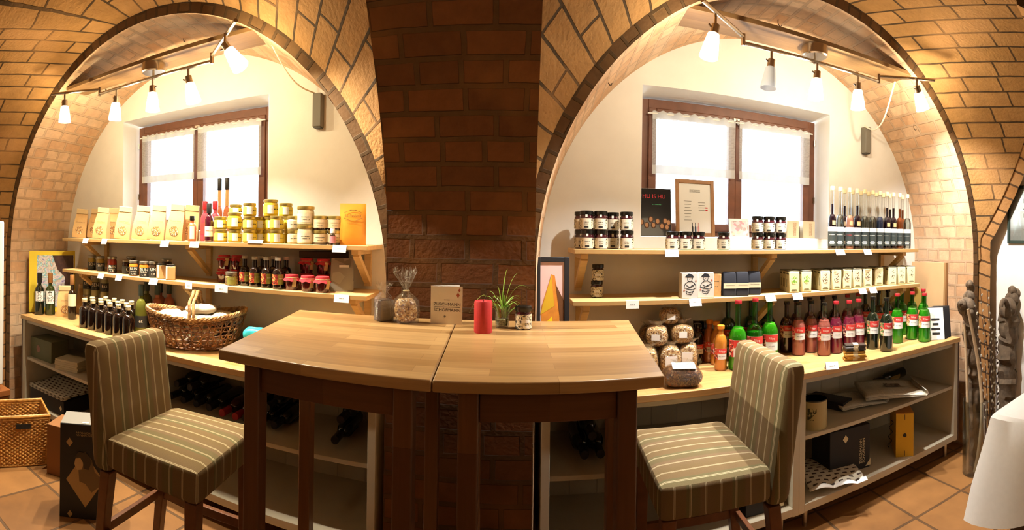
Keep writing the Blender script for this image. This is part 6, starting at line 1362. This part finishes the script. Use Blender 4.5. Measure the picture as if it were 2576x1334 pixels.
# side table with a white cabinet at the room's edge
def sidetable():
    T = thing('bench', '', 'bench'); m_ = K('reddish_oak', '8a5228', .45, vary=.2, scale=14); obj('bench_top', MB().span((-.54, -.62, .29), (0, 0, .33)), m_, T, bevel=.004)
    for sx in (-.50, -.04):
        for sy in (-.58, -.04): obj('leg', MB().box((sx, sy, .145), (.06, .06, .289)), m_, T, bevel=.003)
    return T
put('sdt', sidetable, 'low reddish-brown bench at the room edge beside the brick jamb, under the white cooler', (-2.76, 1.576, 0), 0)
def cooler():
    T = thing('drinks_cooler', '', 'cooler'); obj('cooler_body', MB().span((-.42, -.44, .03), (0, 0, 1.13)), K('cool_white_enamel', 'd8d8d4', .35), T, bevel=.012)
    obj('glass_door', MB().span((-.40, -.446, .10), (-.02, -.4405, 1.08)), M_PANE, T)
    for sx in (-.36, -.05):
        for sy in (-.38, -.06): obj('foot', MB().lathe([(.022, 0), (.026, .031)], 12, c=(sx, sy)), K('foot_grey', '8a8678', .5), T)
    return T
put('clr', cooler, 'white drinks cooler at the room edge, standing on the low bench', (-2.782, 1.535, .3302), 0)
# glass floor vase with branches, tall willow bunch behind
VX, VY = 2.395, 1.62
V = thing('floor_vase', 'tall clear glass cylinder vase with branches, standing on the tiles beside the cabinet end', 'vase', (VX, VY, 0)); R, H = .074, .44
obj('glass_cylinder', MB().lathe([(0, .002), (R - .002, .002), (R, .006), (R, H), (R - .0035, H), (R - .0035, .022), (0, .022)], 36), M_CLEAR, V)
M_BARK = K('dark_bark', '5c4c3a', .85, vary=.4, scale=26, bump=.006); M_PALEB = K('peeled_branch', 'b8a080', .6, vary=.15, scale=20); M_TWIG = K('willow_twig', '3a2018', .6); M_CATK = K('catkin', 'b8b0a0', .9)
def branch(name, lab, pts, rs, m_, rough=0.0, cat='branch', n=10):
    mb = MB(); P_ = bez(pts, 30); rr = random.Random(len(name) + int(1000 * abs(pts[0][0])))
    mb.tube([p + Vector((rr.uniform(-1, 1), rr.uniform(-1, 1), 0)) * rough for p in P_], [rs[0] + (rs[1] - rs[0]) * i / 30 + (rough * .6 * rr.random() * 1.6) for i in range(31)], n)
    T = thing(name, lab, cat, pts[0]); T.location = (0, 0, 0); o = obj('wood', mb, m_, T); return T
branch('peeled_branch', 'pale peeled branch standing in the glass vase, crossing to the front', [(VX - .045, VY - .035, .03), (VX + .04, VY - .075, .40), (VX - .03, VY - .05, .66), (VX - .11, VY - .02, 1.0)], (.013, .009), M_PALEB)
branch('peeled_branch', 'pale peeled bamboo-like branch standing at the outer side of the glass vase', [(VX - .055, VY + .01, .03), (VX - .055, VY + .012, .35), (VX - .062, VY + .015, .6), (VX - .075, VY + .03, .90)], (.010, .007), M_PALEB)
G1 = branch('gnarled_vine_stem', 'thick gnarled vine stem with knotted head rising from the glass vase', [(VX + .022, VY + .018, .03), (VX + .03, VY + .02, .4), (VX + .02, VY + .02, .7), (VX - .03, VY + .03, .98)], (.032, .042), M_BARK, .011)
def knots(T, pts):
    for (x, y, z, r) in pts:
        mb = MB(); mb.grid(lambda u, v: (x + r * math.sin(PI * v) * math.cos(2 * PI * u) * (1 + .2 * math.sin(5 * u * 2 * PI + v * 4)), y + r * math.sin(PI * v) * math.sin(2 * PI * u) * (1 + .2 * math.cos(3 * u * 2 * PI)), z + r * 1.15 * math.cos(PI * v)), 16, 10); obj('knot', mb, M_BARK, T)
kx, ky = VX - .04, VY + .03
knots(G1, [(kx, ky, 1.0, .055), (kx - .055, ky, 1.02, .03), (kx + .02, ky, 1.06, .036), (kx + .035, ky, 1.11, .026), (kx + .02, ky, 1.135, .024), (kx - .02, ky - .03, .97, .03), (kx - .075, ky, 1.03, .018)])
CATKIN = [MB().lathe([(0, -.011), (.0045, -.004), (.005, .003), (0, .011)], 8).mesh('catkin', m_) for m_ in (M_CATK, M_TWIG)]
def twig(px0, px1, y0, y1, Y, lab):
    z0, z1 = .02, EYE - (y1 - 605) / 1196.4 * math.hypot(SX(px1, Y), Y); p0 = (SX(px0, Y), Y, z0); p1 = (SX(px1, Y), Y + .02, z1)
    T = thing('pussy_willow_twig', lab, 'twig', (0, 0, 0), 0, 'pussy willow twigs'); P_ = bez([p0, ((p0[0] + p1[0]) / 2 + .012, Y, z1 * .5), p1], 24); obj('stem', MB().tube(P_, [.0036 - .0022 * i / 24 for i in range(25)], 6), M_TWIG, T)
    for i in range(8, 25):
        p = P_[i]; s = 1 if i % 2 else -1; obj('catkin', CATKIN[int(px1) % 3 == 0], None, T, p + Vector((s * .006, -.003, .006)), (0, s * .5, 0))
for i, (a, b, y1) in enumerate(((2490, 2462, 772), (2494, 2474, 724), (2498, 2492, 732), (2502, 2500, 790), (2506, 2484, 800), (2510, 2510, 830), (2509, 2514, 850))): twig(a, b, 1020, y1, 1.535 + .006 * i, 'pussy willow twig with catkins beside the glass vase, %s from the vase' % ORD[i])
GX = SX(2540, 1.62, .5)
G2 = branch('gnarled_vine_stem', 'thick gnarled vine stem standing on the tiles between the willow twigs and the white wall', [(GX - .01, 1.63, 0.0), (GX, 1.63, .4), (GX - .02, 1.63, .7), (GX - .01, 1.63, .92)], (.05, .062), M_BARK, .014)
knots(G2, [(GX - .02, 1.62, .95, .06), (GX + .035, 1.62, 1.0, .05), (GX + .06, 1.6, 1.04, .035), (GX + .03, 1.62, 1.06, .03), (GX - .05, 1.62, .93, .045)])
obj('hooked_shoot', MB().tube(bez([(GX - .05, 1.61, .86), (GX - .05, 1.6, 1.03), (GX - .14, 1.6, 1.04), (GX - .155, 1.6, .97)], 16), [.018 - .004 * i / 16 for i in range(17)], 10), M_BARK, G2)
# dining table with a white cloth, its near corner in view
TX, TY, TZ = 1.535, .985, .75
DT = thing('dining_table', 'dark wooden dining table under the white tablecloth', 'table', (TX + .45, TY - .40, 0), .06); lw = K('dark_table_leg', '3e2616', .5)
obj('table_top', MB().span((-.425, -.375, TZ - .03), (.425, .375, TZ - .0015)), lw, DT)
for sx in (-1, 1):
    for sy in (-1, 1): obj('leg', MB().box((sx * .36, sy * .31, (TZ - .03) / 2), (.06, .06, TZ - .0301)), lw, DT, bevel=.003)
mb = MB(); n = 120; hw, hd = .44, .39; rows = [(0.0, 1.0, 0.0), (.0, 1.0, 0), (.012, 1.006, .2), (.09, 1.02, .5), (.21, 1.05, .85), (.325, 1.08, 1.0)]
def cloth_pt(i, k):
    dz, s, f = rows[k]; a = 2 * PI * i / n; c, s_ = math.cos(a), math.sin(a); q = (abs(c) ** 40 + abs(s_) ** 40) ** (-1 / 40)
    corner = max(0, (abs(c * s_) * 2 - .72) / .28); fold = .016 * math.sin(a * 13) * f * (1 - corner); out = corner * .075 * f
    return Vector((hw * c * q * s + c * (fold + out), hd * s_ * q * s + s_ * (fold + out), TZ + .0015 - dz - corner * .055 * f * (1 if k > 2 else 0)))
vs = [Vector((0, 0, TZ + .0015))] + [cloth_pt(i, k) for k in range(1, 6) for i in range(n)]
fs = [(0, 1 + i, 1 + (i + 1) % n) for i in range(n)] + [(1 + (k - 1) * n + i, 1 + (k - 1) * n + n + i, 1 + (k - 1) * n + n + (i + 1) % n, 1 + (k - 1) * n + (i + 1) % n) for k in range(1, 5) for i in range(n)]
o = obj('tablecloth', MB().add(vs, fs), K('white_linen', 'e6e4e0', .85, vary=.02, scale=60), None, (TX + .45, TY - .40, 0), (0, 0, .06)); tag(o, 'white linen tablecloth draped over the dining table beside the willow twigs', 'tablecloth')
# framed picture on the side wall
def wallpic():
    T = thing('wall_picture', '', 'picture'); w, h, e = .50, .395, .020
    mb = MB(); mb.span((-w / 2, -.018, 0), (-w / 2 + e, 0, h)); mb.span((w / 2 - e, -.018, 0), (w / 2, 0, h)); mb.span((-w / 2 + e, -.018, 0), (w / 2 - e, 0, e)); mb.span((-w / 2 + e, -.018, h - e), (w / 2 - e, 0, h)); obj('frame', mb, K('dark_green_frame', '22302a', .35), T, bevel=.003)
    P = obj('mount', MB().span((-w / 2 + e, -.008, e), (w / 2 - e, -.002, h - e)), K('mount_white', 'e6e2d8', .6), T); obj('drawing', MB().span((-.13, -.0095, .09), (.13, -.008, h - .09)), spots('pencil_drawing', 'ece8de', ['b8b2a4', '8a8478'], 40, .75), P)
    obj('glazing', MB().span((-w / 2 + e, -.012, e), (w / 2 - e, -.010, h - e)), M_PANE, T); return T
put('wpic', wallpic, 'dark green framed picture hanging on the white side wall above the willow twigs', (2.86, 1.665 - .25 + .0, 1.385), -PI / 2)
